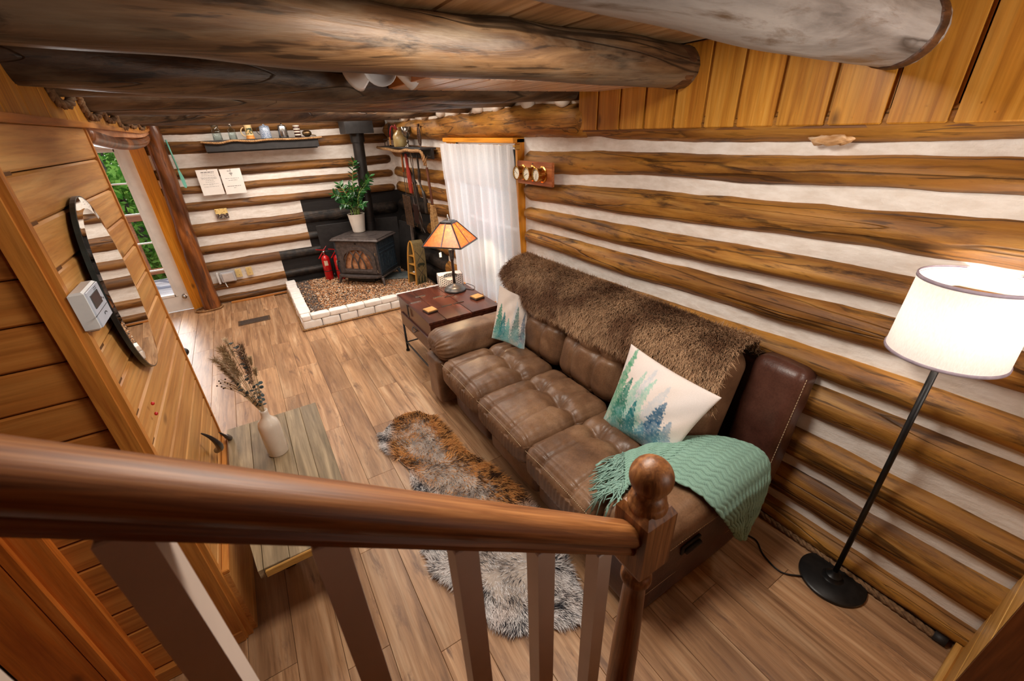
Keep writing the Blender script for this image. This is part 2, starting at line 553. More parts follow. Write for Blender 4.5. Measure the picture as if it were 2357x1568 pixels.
def log_mesh(axis, a, b, prof, seed, cx, seg=16, rx=.085, round_ends=(True, True), wob=.012):
    """prof(t) -> (z centre, half height); log along world axis 0 or 1 at depth cx"""
    n = max(6, int(abs(b - a) / .06))
    mb = MB(); vs_ = []
    ts = [a + (b - a) * i / n for i in range(n + 1)]
    ring = []
    if round_ends[0]: ring += [(a - .0, .55), (a + .02, .85)]
    ring += [(t, 1.0) for t in (ts[1:-1] if True else ts)]
    if not round_ends[0]: ring = [(a, 1.0)] + ring
    ring += ([(b - .02, .85), (b, .55)] if round_ends[1] else [(b, 1.0)])
    for t, k in ring:
        zc, hh = prof(t)
        zc += wob * fb(t * 1.1, seed * 3.7, 0)
        xc = cx + wob * fb(t * 1.3, seed * 2.1, 9)
        for j in range(seg):
            an = 2 * PI * j / seg
            e = 1.05 + .13 * fb(t * 1.7, 1.5 * math.cos(an) + seed * 7, 1.5 * math.sin(an)) + .09 * fb(t * 5, 2.2 * math.cos(an) + seed, 2.2 * math.sin(an)) + .04 * fb(t * 13, 3 * math.cos(an) + seed, 3 * math.sin(an))
            x = xc + math.cos(an) * rx * k * e; z = zc + math.sin(an) * hh * k * e
            vs_.append((x, t, z) if axis == 1 else (t, x, z))
    m = len(ring); fs_ = []
    for i in range(m - 1):
        for j in range(seg):
            j2 = (j + 1) % seg
            q = (i * seg + j, i * seg + j2, (i + 1) * seg + j2, (i + 1) * seg + j)
            fs_.append(q)
    fs_.append(tuple(range(seg))); fs_.append(tuple((m - 1) * seg + k for k in range(seg - 1, -1, -1)))
    return mb.add(vs_, fs_)

def interp(tab):
    ys = [q[0] for q in tab]
    def f(t):
        top = float(np.interp(t, ys, [q[1] for q in tab])); bot = float(np.interp(t, ys, [q[2] for q in tab]))
        return (top + bot) / 2, (top - bot) / 2
    return f

# ---- floor
floor = struct('floor')
MB().box((.35, 2.75, -.03), (5.1, 8.3, .04)).build('subfloor', plain('subfloor', S(70, 52, 40)), floor)
PW, PL = .182, 1.22
plank = MB().box((0, 0, 0), (PW - .0016, PL - .0016, .010), ch=.0012)
first = None
k = 0
for i in range(-12, 15):
    x = .12 + i * PW
    if x > 2.2 or x < -2.1: continue
    off = (i * .437) % 1.0 * PL
    for j in range(-2, 7):
        y = -1.3 + off + j * PL
        y0, y1 = y - PL / 2, y + PL / 2
        if y1 < -1.2 or y0 > 6.72: continue
        if y1 > 6.78 or y0 < -1.3:
            y0 = max(y0, -1.3); y1 = min(y1, 6.78)
            o = MB().box((0, 0, 0), (PW - .0016, y1 - y0 - .0016, .010), ch=.0012).build('plank', FLOORM, floor)
            o.location = (x, (y0 + y1) / 2, -.005)
            o.data.transform(Matrix.Identity(4))
            continue
        if first is None:
            first = plank.build('plank', FLOORM, floor); o = first
        else:
            o = copy_obj(first, floor)
        o.location = (x, y, -.005)

# ---- right log wall
wr = struct('wall_right')
XC = 2.105
mb = MB()
for y0, y1, z0, z1 in ((-1.3, 3.22, -.02, 2.4), (4.60, 6.95, -.02, 2.4), (3.22, 4.60, -.02, .36), (3.22, 4.60, 1.94, 2.4)):
    mb.box((XC + .09, (y0 + y1) / 2, (z0 + z1) / 2), (.18, y1 - y0, z1 - z0))
mb.build('chinking', CHINK, wr)
RT = [
 [(0, 1.91, 1.80), (.8, 1.90, 1.78), (1.9, 1.89, 1.76), (3.05, 1.86, 1.69), (4.9, 1.86, 1.71), (6.7, 1.87, 1.71)],
 [(0, 1.73, 1.57), (.8, 1.70, 1.55), (1.9, 1.68, 1.51), (3.05, 1.62, 1.48), (4.9, 1.62, 1.46), (6.7, 1.57, 1.43)],
 [(0, 1.49, 1.38), (.8, 1.48, 1.36), (1.9, 1.45, 1.31), (3.05, 1.42, 1.31), (4.9, 1.41, 1.26), (6.7, 1.36, 1.21)],
 [(0, 1.32, 1.17), (.8, 1.30, 1.15), (1.9, 1.26, 1.11), (3.05, 1.24, 1.11), (4.9, 1.22, 1.06), (6.7, 1.12, .95)],
 [(0, 1.09, .96), (.8, 1.07, .94), (2, 1.03, .90), (3.05, 1.0, .88), (4.9, .95, .79), (6.7, .88, .72)],
 [(0, .91, .75), (.8, .89, .72), (2, .86, .70), (3.05, .82, .66), (4.9, .72, .58), (6.7, .66, .50)],
 [(0, .63, .46), (.8, .62, .45), (3.05, .58, .43), (4.9, .50, .30), (6.7, .46, .28)],
 [(0, .40, .20), (.8, .39, .19), (3.05, .36, .18), (4.9, .25, .08), (6.7, .24, .05)],
 [(0, .13, .0), (3.05, .13, .0)],
]
for i, tab in enumerate(RT):
    f = interp(tab)
    if i < 7:
        log_mesh(1, -1.28, 3.16, f, i + 1, XC + .03, rx=.088, round_ends=(False, True)).build('log', LOG_Y, wr, True, fix=True)
        log_mesh(1, 4.63, 6.72, f, i + 21, XC + .03, rx=.088).build('log', LOG_Y, wr, True, fix=True)
    else:
        log_mesh(1, -1.28, 6.72 if i == 7 else 3.1, f, i + 1, XC + .03, rx=.08, round_ends=(False, True)).build('log', LOG_Y, wr, True, fix=True)
f0 = interp([(0, 2.10, 1.972), (.8, 2.10, 1.945), (1.9, 2.12, 1.95), (2.4, 2.17, 1.955), (3.05, 2.20, 1.965), (3.6, 2.19, 1.95), (4.8, 2.17, 1.945), (6.7, 2.16, 1.955)])
log_mesh(1, -1.28, 2.45, f0, 41, XC + .03, rx=.10, round_ends=(False, False)).build('log', LOG_Y, wr, True, fix=True)
log_mesh(1, 2.36, 6.74, f0, 43, XC + .03, rx=.145, round_ends=(True, True)).build('log', LOG_Y, wr, True, fix=True)
# a broken knot on the top log
mb = MB()
mb.ball((2.068, .90, 1.957), (.026, .085, .022), 18, 11)
for q in mb.v[:]: pass
mb.v = [(p[0] + .014 * fb(*p, s=32), p[1] + .03 * fb(p[1], p[2], p[0], s=35), p[2] + .018 * fb(p[2], p[0], p[1], s=34)) for p in mb.v]
mb.build('knot', wood('broken_knot', S(110, 70, 36), S(206, 160, 110), S(236, 214, 184), 1, grain=30, along=8, bump=.6)[0], wr, True)

# ---- fascia of upright pine boards above the logs
fas = struct('trim_1')
YL = [2.42, 2.23, 2.04, 1.85, 1.65, 1.47, 1.30, 1.12, .92, .73, .55, .36, .17, -.02, -.21, -.40, -.59, -.78, -.97, -1.16]
for a, b in zip(YL, YL[1:]):
    mb = MB().box((2.035, (a + b) / 2, 2.193), (.026, a - b - .018, .366), ch=.005)
    mb.box((2.05, (a + b) / 2, 2.193), (.010, a - b + .004, .364))
    for q in (.03, .05):
        mb.box((2.0215, b + (a - b) * rng.uniform(.2, .8), 2.01 + q * rng.uniform(.8, 1.2)), (.002, .004, .005))
    mb.build('board', PINE_V, fas)
MB().box((2.06, .6, 2.006), (.05, 3.6, .012)).build('ledge', plain('ledge_brown', S(120, 76, 34)), fas)  # plain brown ledge under the upright boards

# ---- back log wall
wb = struct('wall_back')
YB = 6.77
mb = MB()
for x0, x1, z0, z1 in ((-.80, 2.25, -.02, 2.4), (-2.1, -1.80, -.02, 2.4), (-1.80, -.80, 2.03, 2.4)):
    mb.box(((x0 + x1) / 2, YB + .09, (z0 + z1) / 2), (x1 - x0, .18, z1 - z0))
mb.build('chinking', CHINK, wb)
BT = [(2.24, 2.095), (2.033, 1.888), (1.747, 1.609), (1.536, 1.429), (1.334, 1.218), (1.085, .901), (.80, .676), (.58, .438), (.301, .177), (.107, .0)]
for i, (t, b) in enumerate(BT):
    f = interp([(-.8, t + .006 * math.sin(i * 2.1), b - .004 * math.cos(i)), (.6, t - .004 * math.sin(i * 1.3), b), (2.1, t + .008 * math.cos(i * 1.7), b + .006 * math.sin(i))])
    log_mesh(0, -.79, 2.06, f, i + 61, YB + .045, rx=.085, round_ends=(False, True), wob=.008).build('log', LOG_X, wb, True, fix=True)
MB().box((-.14, 6.675, .014), (.72, .02, .028), ch=.004).build('shoe_strip', PINE_X, wb)

# ---- far wall on the left and wall behind, out of view
wl_ = struct('wall_left')
MB().box((-2.12, 2.75, 1.2), (.06, 8.3, 2.44)).build('panel', PINE_H, wl_)
wbk = struct('wall_front')
MB().box((.1, -1.34, 1.4), (4.4, .06, 2.9)).build('panel', PINE_X, wbk)

# ---- pine partition (mirror wall) with its corner post and base
pt = struct('wall_partition')
XP = -.495
MB().box((XP - .075, 2.15, 1.19), (.09, 1.02, 2.38)).build('core', plain('board_backing', S(104, 66, 30)), pt)  # brown backing that shows in the joints between boards
zs = [2.113 - .1275 * i for i in range(0, 17)]
for zt in zs:
    zb = max(.0, zt - .1275)
    if zt <= .01: continue
    MB().box((XP - .016, 2.16, (zt + zb) / 2), (.03, 1.05, zt - zb - .004), ch=.007).build('plank', PINE_H, pt)
MB().box((XP - .018, 1.625, 1.06), (.044, .028, 2.12), ch=.004).build('corner_trim', PINE_TRIM, pt)
MB().box((XP - .03, 2.695, 1.06), (.07, .022, 2.12), ch=.004).build('end_trim', PINE_TRIM, pt)
MB().box((XP + .012, 2.16, .20), (.022, 1.06, .40), ch=.003).build('base_board', PINE_H, pt)
MB().box((XP + .014, 2.16, .41), (.028, 1.06, .022), ch=.004).build('base_cap', PINE_TRIM_Y, pt)

# ---- wall across the left, facing the stairs, with a door casing
wa = struct('wall_cross')
MB().box((-1.30, 1.68, 1.19), (1.60, .07, 2.38)).build('core', MAT['board_backing'], wa)
zs = [1.857 + .1275 * 4 - .1275 * i for i in range(0, 19)]
for zt in zs:
    zb = max(.03, zt - .1275)
    if zt < .06: continue
    MB().box((-.695, 1.634, (zt + zb) / 2), (.36, .03, zt - zb - .004), ch=.006).build('plank', PINE_X, wa)
MB().box((-.535, 1.612, 1.06), (.048, .022, 2.12), ch=.004).build('corner_board', PINE_TRIM, wa)
MB().box((-.69, 1.61, .035), (.34, .03, .07), ch=.004).build('foot_board', PINE_X, wa)
d2 = struct('door_2')
CASE = wood('door_pine', S(168, 84, 28), S(214, 122, 44), S(230, 148, 68), 2, grain=22, along=1.2, rough=.4, tone=.05, streak=.35, knots=.9, bump=.1)[0]
MB().box((-.872, 1.604, 1.10), (.07, .03, 2.2), ch=.006).build('casing', CASE, d2)
MB().box((-.921, 1.594, 1.10), (.03, .05, 2.2), ch=.008).build('casing_bead', CASE, d2)
MB().box((-1.02, 1.585, 1.10), (.16, .03, 2.2), ch=.006).build('door_stile', CASE, d2)
MB().box((-1.118, 1.60, 1.10), (.03, .02, 2.2)).build('gap_shade', plain('gap_dark', S(40, 36, 36)), d2)  # dark strip coloured in for the shaded void beside the door
MB().box((-1.35, 1.59, 1.10), (.42, .03, 2.2), ch=.006).build('door_panel', CASE, d2)
for z in (.45, 1.5): MB().tube([(-1.115, 1.575, z - .05), (-1.115, 1.575, z + .05)], .008, 8).build('hinge', STEEL, d2)

# ---- header above the partition and the entry opening, with its log lintel
hd = struct('trim_2')
hp = [(-.495, 1.60), (-.50, 2.75), (-.60, 4.6), (-.66, 5.8), (-.70, 6.72)]
def hx(y): return float(np.interp(y, [p[1] for p in hp], [p[0] for p in hp]))
y = 1.62
while y < 6.70:
    y2 = min(6.70, y + .205)
    a = Vector((hx(y), y, 0)); b = Vector((hx(y2), y2, 0))
    q = frame((b - a), (0, 0, 1))
    zb = 2.125 + (.05 * max(0, (y - 5.4) / 1.3) ** 1.5)
    MB().box(((a + b) / 2 + Vector((0, 0, (zb + 2.38) / 2))), (.03, 2.38 - zb, (b - a).length - .003), q, ch=.004).build('board', PINE_V, hd)
    y = y2
def strip(z0, dz, dx, w, h, ys, mat, name):
    mb = MB(); pts = [(hx(yy) + dx, yy, z0 + .05 * max(0, (yy - 5.4) / 1.3) ** 1.5) for yy in ys]
    for p, q in zip(pts, pts[1:]): mb.bar(p, q, w, h)
    return mb.build(name, mat, hd)
strip(2.118, 0, .022, .022, .022, [1.6, 2.2, 2.75, 3.6, 4.6, 5.2, 5.8, 6.3, 6.68], PINE_TRIM_Y, 'edge_strip')
strip(2.092, 0, -.01, .05, .036, [2.72, 3.6, 4.6, 5.2, 5.8, 6.3, 6.68], plain('lintel_face', S(196, 138, 96), S(170, 112, 74), 6), 'lintel_face')
pts = [(hx(yy) - .02, yy, zz) for yy, zz in ((2.72, 2.085), (3.6, 2.05), (4.6, 2.03), (5.4, 2.03), (6.1, 2.05), (6.66, 2.11))]
MB().tube(smooth_path(pts, 6), .04, 12).build('lintel_log', POST, hd, True)

# ---- ceiling, soffit, log beams
ce = struct('ceiling')
MB().box((0, 2.75, 2.43), (4.4, 8.4, .06)).build('deck', MAT['board_backing'], ce)
xs = [2.04 - .275 * i for i in range(0, 16)]
for i, x in enumerate(xs):
    yy = -1.3 + (i * .731 % 1) * -1.0
    while yy < 6.75:
        y2 = yy + rng.uniform(2.2, 3.4)
        a, b = max(-1.3, yy), min(6.77, y2)
        if b - a > .1:
            MB().box((x - .1375, (a + b) / 2, 2.392), (.269, b - a - .004, .022), ch=.006).build('plank', CEIL, ce)
        yy = y2
sof = wood('soffit_pine', S(196, 150, 116), S(230, 196, 168), S(240, 214, 192), 1, grain=16, along=1.2, rough=.22, tone=.05, streak=.25, knots=.2, bump=.05)[0]  # pine paled to pinkish white, window sheen put into the colour
for i in range(10):
    x = .72 + i * .13
    MB().box((x + .065, 1.98, 2.228), (.124, .50, .018), ch=.005).build('soffit_board', sof, ce)
MB().box((.712, 1.98, 2.30), (.016, .50, .155)).build('soffit_side', PINE_TRIM_Y, ce)
BEAMS = [  # low line of each log: x, y, z ; radius left, right
 ([(-.62, 1.39, 2.245), (-.329, 1.415, 2.237), (-.045, 1.438, 2.229), (.157, 1.456, 2.216), (.413, 1.477, 2.205), (1.0, 1.527, 2.201), (2.03, 1.614, 2.186)], .085, .092, BEAM),
 ([(-.7, .60, 2.245), (.2, .64, 2.235), (.504, .654, 2.222), (.935, .677, 2.201), (1.457, .705, 2.185), (2.03, .736, 2.178)], .085, .105, BEAM_GREY),
 ([(-.60, 2.03, 2.215), (-.333, 2.079, 2.203), (-.083, 2.122, 2.184), (.17, 2.166, 2.176), (.56, 2.234, 2.166), (1.308, 2.363, 2.169), (2.08, 2.495, 2.185)], .088, .085, BEAM),
 ([(-.60, 2.36, 2.20), (-.263, 2.41, 2.205), (1.0, 2.65, 2.21), (2.05, 2.86, 2.215)], .07, .07, BEAM),
 ([(-.60, 2.79, 2.172), (-.079, 2.881, 2.169), (.447, 2.982, 2.183), (1.265, 3.139, 2.175), (2.05, 3.289, 2.19)], .085, .085, BEAM),
 ([(-.60, 3.38, 2.176), (.263, 3.605, 2.183), (.939, 3.787, 2.191), (2.05, 4.08, 2.175)], .08, .08, BEAM),
 ([(-.62, 3.97, 2.15), (.294, 4.275, 2.146), (1.25, 4.606, 2.148), (2.08, 4.903, 2.18)], .085, .085, BEAM),
 ([(-.68, 4.7, 2.17), (.7, 5.1, 2.17), (2.08, 5.6, 2.18)], .085, .085, BEAM),
 ([(-.70, 5.5, 2.17), (.7, 5.8, 2.17), (2.08, 6.2, 2.18)], .085, .085, BEAM),
]
beam_ends = []
BEAM_END = wood('beam_end', S(40, 22, 12), S(84, 50, 28), S(120, 78, 46), 0, grain=30, along=6, rough=.5, tone=.02, streak=.6, bump=.5, dash=.5)[0]
for bi, (pts, ra, rb, mt) in enumerate(BEAMS):
    P = smooth_path(pts, 10)
    n = len(P); rr = []
    C_ = []
    for i, p in enumerate(P):
        r = ra + (rb - ra) * i / (n - 1)
        r *= 1 + .09 * fb(p.x * 2.2, bi * 5.1, 0) + .03 * fb(p.x * 7, bi * 2.2, 4)
        rr.append(r); C_.append(Vector((p.x, p.y + .01, p.z + r)))
    mb = MB().tube(C_, rr, 18)
    mb.v = [(p[0], p[1] + .006 * fb(p[0] * 3, p[1] * 14, p[2] * 14), p[2] + .006 * fb(p[0] * 3 + 9, p[1] * 14, p[2] * 14)) for p in mb.v]
    lo = mb.build('log_beam', mt, ce, True, fix=True)
    if bi < 2:      # the stained, notched end where the log meets the boards
        e0 = C_[-1]; ex = MB().tube([e0 + Vector((-.115, -.007, 0)), e0 + Vector((-.10, -.006, 0)), e0 + Vector((-.04, 0, 0)), e0 + Vector((.0, 0, 0))], [rr[-1] * .985, rr[-1] * 1.02, rr[-1] * 1.03, rr[-1] * .96], 26)
        ex.build('log_end', BEAM_END, lo, True, fix=True)
    beam_ends.append((C_[0], rr[0]))
# chinking between the beam ends above the top log
mb = MB().box((2.13, 4.6, 2.27), (.10, 4.3, .23))
mb.build('beam_chinking', plain('white_chink', S(232, 222, 208), S(214, 200, 184), 6, .85, bump=.3), wr)
for yy in (2.62, 3.05, 3.5, 3.88, 4.35, 4.72, 5.2, 5.85):
    mb = MB().ball((2.05, yy, 2.20), (.05, .07, .045), 10, 7)
    mb.v = [(p[0] + .02 * fb(*p, s=12), p[1] + .03 * fb(p[1], p[2], p[0], s=10), p[2] + .02 * fb(p[2], p[0], p[1], s=14)) for p in mb.v]
    mb.build('chink_lump', MAT['white_chink'], wr, True)
# rope wound round the beams where they meet the header
names = ['nearest', 'second', 'third', 'fourth', 'fifth', 'sixth', 'seventh']
for k, (bi) in enumerate((3, 4, 5, 6, 7, 8)):
    c, r = beam_ends[bi]
    yy = c.y + .02
    x = hx(yy) + .035
    mb = MB()
    pts = [(x + .012 * math.sin(a * 2), yy + .01 + (r + .012) * math.sin(a), c.z + (r + .022) * -math.cos(a)) for a in np.linspace(0, 2 * PI, 33)]
    rope(mb, pts, .017, step=6)
    o = mb.build('rope_loop', ROPE_DK, None, True)
    tag(o, f'dark rope loop round a ceiling log at the pine header, {names[k]} of the row', 'rope', 'rope loops along the header')

# ---- entry door, casing, post
dr = struct('door_1')
DX0, DX1 = -1.79, -.935
GX0, GX1, GZ0, GZ1 = -1.62, -1.075, .225, 1.955
mb = MB()
for x0, x1, z0, z1 in ((DX0, GX0, .01, 2.03), (GX1, DX1, .01, 2.03), (GX0, GX1, .01, GZ0), (GX0, GX1, GZ1, 2.03)):
    mb.box(((x0 + x1) / 2, 6.80, (z0 + z1) / 2), (x1 - x0, .044, z1 - z0))
mb.build('door_slab', WHITE_PAINT, dr)
mb = MB()
for x0, x1, z0, z1 in ((GX0 - .025, GX0 + .01, GZ0 - .025, GZ1 + .025), (GX1 - .01, GX1 + .025, GZ0 - .025, GZ1 + .025), (GX0, GX1, GZ0 - .025, GZ0 + .01), (GX0, GX1, GZ1 - .01, GZ1 + .025)):
    mb.box(((x0 + x1) / 2, 6.785, (z0 + z1) / 2), (x1 - x0, .03, z1 - z0), ch=.006)
mb.build('glazing_frame', WHITE_PAINT, dr)
for i in range(1, 5):
    MB().box(((GX0 + GX1) / 2, 6.795, GZ0 + (GZ1 - GZ0) * i / 5), (GX1 - GX0, .03, .018), ch=.004).build('muntin', WHITE_PAINT, dr)
for i in range(1, 3):
    MB().box((GX0 + (GX1 - GX0) * i / 3, 6.795, (GZ0 + GZ1) / 2), (.018, .03, GZ1 - GZ0), ch=.004).build('muntin', WHITE_PAINT, dr)
def glass_mat(name, tint=(1, 1, 1, 1), rough=.0):
    m, N, L, P = newmat(name)
    P.inputs['Base Color'].default_value = tint
    P.inputs['Transmission Weight'].default_value = 1
    P.inputs['Roughness'].default_value = rough
    P.inputs['IOR'].default_value = 1.45
    MAT[name] = m
    return m
def pane_mat():
    m, N, L, P = newmat('pane_glass')
    N.remove(P)
    tr = N.new('ShaderNodeBsdfTransparent'); gl = N.new('ShaderNodeBsdfGlossy'); gl.inputs['Roughness'].default_value = .02
    fr = N.new('ShaderNodeFresnel'); fr.inputs['IOR'].default_value = 1.3
    mx = N.new('ShaderNodeMixShader')
    L.new(fr.outputs[0], mx.inputs[0]); L.new(tr.outputs[0], mx.inputs[1]); L.new(gl.outputs[0], mx.inputs[2])
    L.new(mx.outputs[0], N['Material Output'].inputs['Surface'])
    return m
PANE = pane_mat()
for i in range(5):
    for j in range(3):
        MB().box((GX0 + (GX1 - GX0) * (j + .5) / 3, 6.805, GZ0 + (GZ1 - GZ0) * (i + .5) / 5), ((GX1 - GX0) / 3, .004, (GZ1 - GZ0) / 5)).build('pane', PANE, dr)
kb = MB().lathe([(.001, 0), (.030, .0), (.030, .006), (.012, .012), (.011, .035), (.024, .042), (.028, .055), (.022, .068), (.001, .072)], (-.985, 6.778, .165 + .03), 20, Matrix.Rotation(PI / 2, 3, 'X'))
kb.build('door_stop', STEEL, dr, True)
kb = MB().lathe([(.001, 0), (.032, .0), (.032, .006), (.012, .012), (.011, .035), (.026, .042), (.030, .055), (.022, .068), (.001, .072)], (-1.73, 6.778, .95), 20, Matrix.Rotation(PI / 2, 3, 'X'))
kb.build('door_knob', STEEL, dr, True)
YEL = wood('golden_pine', S(196, 116, 24), S(232, 152, 40), S(240, 170, 62), 2, grain=22, along=1.2, rough=.35, tone=.03, streak=.25, knots=.8, bump=.06)[0]
ca = struct('trim_3')
MB().box((-.862, 6.74, 1.01), (.145, .05, 2.06), ch=.004).build('casing_board', YEL, ca)
MB().box((-1.36, 6.74, 2.075), (1.1, .05, .09), ch=.004).build('head_board', YEL, ca)
MB().box((-1.84, 6.74, 1.01), (.09, .05, 2.06), ch=.004).build('casing_board', YEL, ca)
# peeled log post in front of the casing
P = smooth_path([(-.715, 6.60, .0), (-.715, 6.60, .5), (-.70, 6.605, 1.0), (-.675, 6.60, 1.5), (-.655, 6.60, 2.1), (-.65, 6.60, 2.34)], 8)
mb = MB().tube(P, [(.098 - .02 * i / len(P)) * (1 + .12 * fb(i * .3, 3, 0)) for i in range(len(P))], 20)
mb.v = [(p[0] + .012 * fb(p[0] * 9, p[1] * 9, p[2] * 3.5), p[1] + .012 * fb(p[0] * 9 + 5, p[1] * 9, p[2] * 3.5), p[2]) for p in mb.v]
o = mb.build('log_post', POST, None, True, fix=True)
tag(o, 'glossy peeled log post standing beside the white entry door', 'post')
mb = MB()
rope(mb, [(-.76 + .155 * math.cos(a), 6.60 + .10 * math.sin(a), .016) for a in np.linspace(-PI, PI * .98, 28)], .013, step=6)
tag(mb.build('floor_rope', ROPE, None, True), 'tan rope laid on the floor around the foot of the log post', 'rope')

# ---- window behind the curtain
wi = struct('window_1')
WY0, WY1, WZ0, WZ1 = 3.24, 4.58, .40, 1.92
for (y0, y1, z0, z1) in ((WY0, WY0 + .05, WZ0, WZ1), (WY1 - .05, WY1, WZ0, WZ1), (WY0, WY1, WZ0, WZ0 + .05), (WY0, WY1, WZ1 - .05, WZ1)):
    MB().box((2.17, (y0 + y1) / 2, (z0 + z1) / 2), (.07, y1 - y0, z1 - z0), ch=.005).build('sash', WHITE_PAINT, wi)
for yy in (3.91,): MB().box((2.17, yy, 1.16), (.05, .05, 1.5), ch=.004).build('mullion', WHITE_PAINT, wi)
for zz in (.78, 1.16, 1.54): MB().box((2.17, 3.91, zz), (.03, 1.32, .022), ch=.004).build('muntin', WHITE_PAINT, wi)
for i in range(2):
    for j in range(4):
        MB().box((2.175, 3.575 + i * .67, .59 + j * .38), (.004, .62, .36)).build('pane', PANE, wi)
wt = struct('trim_4')
MB().box((2.085, 3.205, 1.15), (.10, .03, 1.62), ch=.005).build('side_casing', YEL, wt)
MB().box((2.085, 4.60, 1.15), (.10, .03, 1.62), ch=.005).build('side_casing', YEL, wt)
MB().box((2.06, 3.90, 1.945), (.13, 1.42, .04), ch=.005).build('head_casing', wood('golden_pine_y', S(196, 116, 24), S(232, 152, 40), S(240, 170, 62), 1, grain=22, along=1.2, rough=.35, tone=.03, streak=.25)[0], wt)
MB().box((2.06, 3.90, .385), (.13, 1.42, .03), ch=.005).build('sill', MAT['golden_pine_y'], wt)

# ---- pine boxed wall at the foot of the stairs (lower right)
PINE_TRIM_X = wood('pine_trim_x', S(176, 122, 52), S(214, 160, 84), S(228, 184, 114), 0, grain=22, along=1.4, rough=.4, tone=.05, streak=.3, knots=.4)[0]
sb = struct('trim_5')
BX0 = 1.60
for i in range(4):
    z0 = i * .29
    MB().box(((BX0 + 2.08) / 2, -.155, z0 + .145), (2.08 - BX0, .03, .284), ch=.006).build('side_board', PINE_TRIM_X, sb)
BRN = wood('brown_step', S(70, 34, 12), S(110, 58, 22), S(140, 80, 36), 2, grain=22, along=1.2, rough=.45, tone=.05, streak=.4, bump=.1)[0]
BRY = wood('brown_board_y', S(90, 42, 14), S(140, 72, 26), S(168, 96, 44), 1, grain=22, along=1.2, rough=.45, tone=.08, streak=.4, bump=.1)[0]
MB().box((BX0 - .006, -.20, .58), (.03, .12, 1.16), ch=.004).build('corner_board', BRN, sb)
for i in range(8):
    MB().box((BX0 + .004, -.78, .0725 + i * .145), (.028, 1.04, .140), ch=.006).build('end_board', BRY, sb)
MB().box(((BX0 + 2.08) / 2, -.7, 1.175), (2.12 - BX0 + .03, 1.16, .03), ch=.006).build('top_board', PINE_TRIM_Y, sb)
MB().box(((BX0 + 2.05) / 2, -.128, .03), (2.05 - BX0, .024, .06), ch=.006).build('foot_strip', PINE_TRIM_X, sb)
# ------------------------------------------------------------------ stairs, railing
st = struct('staircase')
for i in range(1, 8):
    x1 = .62 - .25 * (i - 1)
    MB().box((x1 - .14, -.36, .2 * i - .02), (.28, 1.40, .04), ch=.008).build('tread', BRN, st)
    MB().box((x1 - .015, -.36, .2 * i - .12), (.02, 1.40, .17)).build('riser', BRN, st)
MB().prism([(.66, 0.0), (.66, .26), (-1.0, 1.56), (-1.0, 1.22), (.40, 0.0)], 1, .385, .415).build('stringer', BRN, st)

rl = thing('stair_railing', 'oak stair railing with white square balusters and a ball-topped newel post', 'railing', (.55, .393, 0))
SL = -.797
def rz(x): return 1.628 + SL * x            # underside of the handrail
prof = [(-.019, 0), (.019, 0), (.021, .009), (.017, .016), (.026, .024), (.032, .036), (.030, .047), (.022, .056), (.010, .061), (-.010, .061), (-.022, .056), (-.030, .047), (-.032, .036), (-.026, .024), (-.017, .016), (-.021, .009)]
mb = MB(); ang = math.atan(SL)
vs_ = []; fs_ = []; m = len(prof)
xs_ = np.linspace(-.02, 2.0, 16)            # modelled straight along x, then tilted, so the grain follows the rail
for x in xs_:
    for a, b in prof: vs_.append((x + .55, a + .393, b))
for i in range(len(xs_) - 1):
    for j in range(m):
        j2 = (j + 1) % m
        fs_.append((i * m + j, i * m + j2, (i + 1) * m + j2, (i + 1) * m + j))
fs_ += [tuple(range(m)), tuple(range(len(vs_) - 1, len(vs_) - m - 1, -1))]
hr = MB().add(vs_, fs_).build('handrail', OAK_X, rl, True, fix=True, auto=40)
hr.rotation_euler = (0, -ang, 0)
x0 = .515 - 2.0 * math.cos(ang)
hr.location = (x0 - .55, 0, rz(x0))
BAL = plain('baluster_paint', S(204, 184, 170), S(192, 172, 158), 5, .4)
for x in (-.455, -.308, -.161, -.02, .137, .277, .421):
    MB().box((x, .393, (rz(x) + .004 + .38 - .78 * x) / 2), (.036, .036, rz(x) + .004 - .38 + .78 * x), ch=.002).build('baluster', BAL, rl)
nw = MB()
NX, NY = .552, .394
h = .0445
# square block with chamfered top and foot
def sq(hh, z): return [(NX - hh, NY - hh, z), (NX + hh, NY - hh, z), (NX + hh, NY + hh, z), (NX - hh, NY + hh, z)]
lv = [(.030, 1.135), (h, 1.165), (h, 1.320), (.034, 1.338)]
vs_ = [p for hh, z in lv for p in sq(hh, z)]
fs_ = [(3, 2, 1, 0), (12, 13, 14, 15)] + [(4 * i + j, 4 * i + (j + 1) % 4, 4 * i + 4 + (j + 1) % 4, 4 * i + 4 + j) for i in range(3) for j in range(4)]
MB().add(vs_, fs_).build('newel_block', OAK_Z, rl)
MB().lathe([(.034, 1.325), (.041, 1.333), (.042, 1.340), (.038, 1.348), (.036, 1.352), (.037, 1.360), (.030, 1.368), (.026, 1.374), (.030, 1.380)] , (NX, NY, 0), 32, cap=False).build('newel_collar', OAK_Z, rl, True)
MB().ball((NX, NY, 1.411), .0445, 32, 20).build('newel_ball', OAK_Z, rl, True)
MB().lathe([(.001, 0), (.043, 0), (.043, .30), (.038, .32), (.040, .36), (.039, .50), (.034, .80), (.027, 1.04), (.025, 1.075), (.030, 1.082), (.036, 1.092), (.036, 1.104), (.031, 1.114), (.027, 1.118), (.028, 1.128), (.033, 1.134), (.033, 1.150)], (NX, NY, 0), 32).build('newel_shaft', OAK_Z, rl, True)

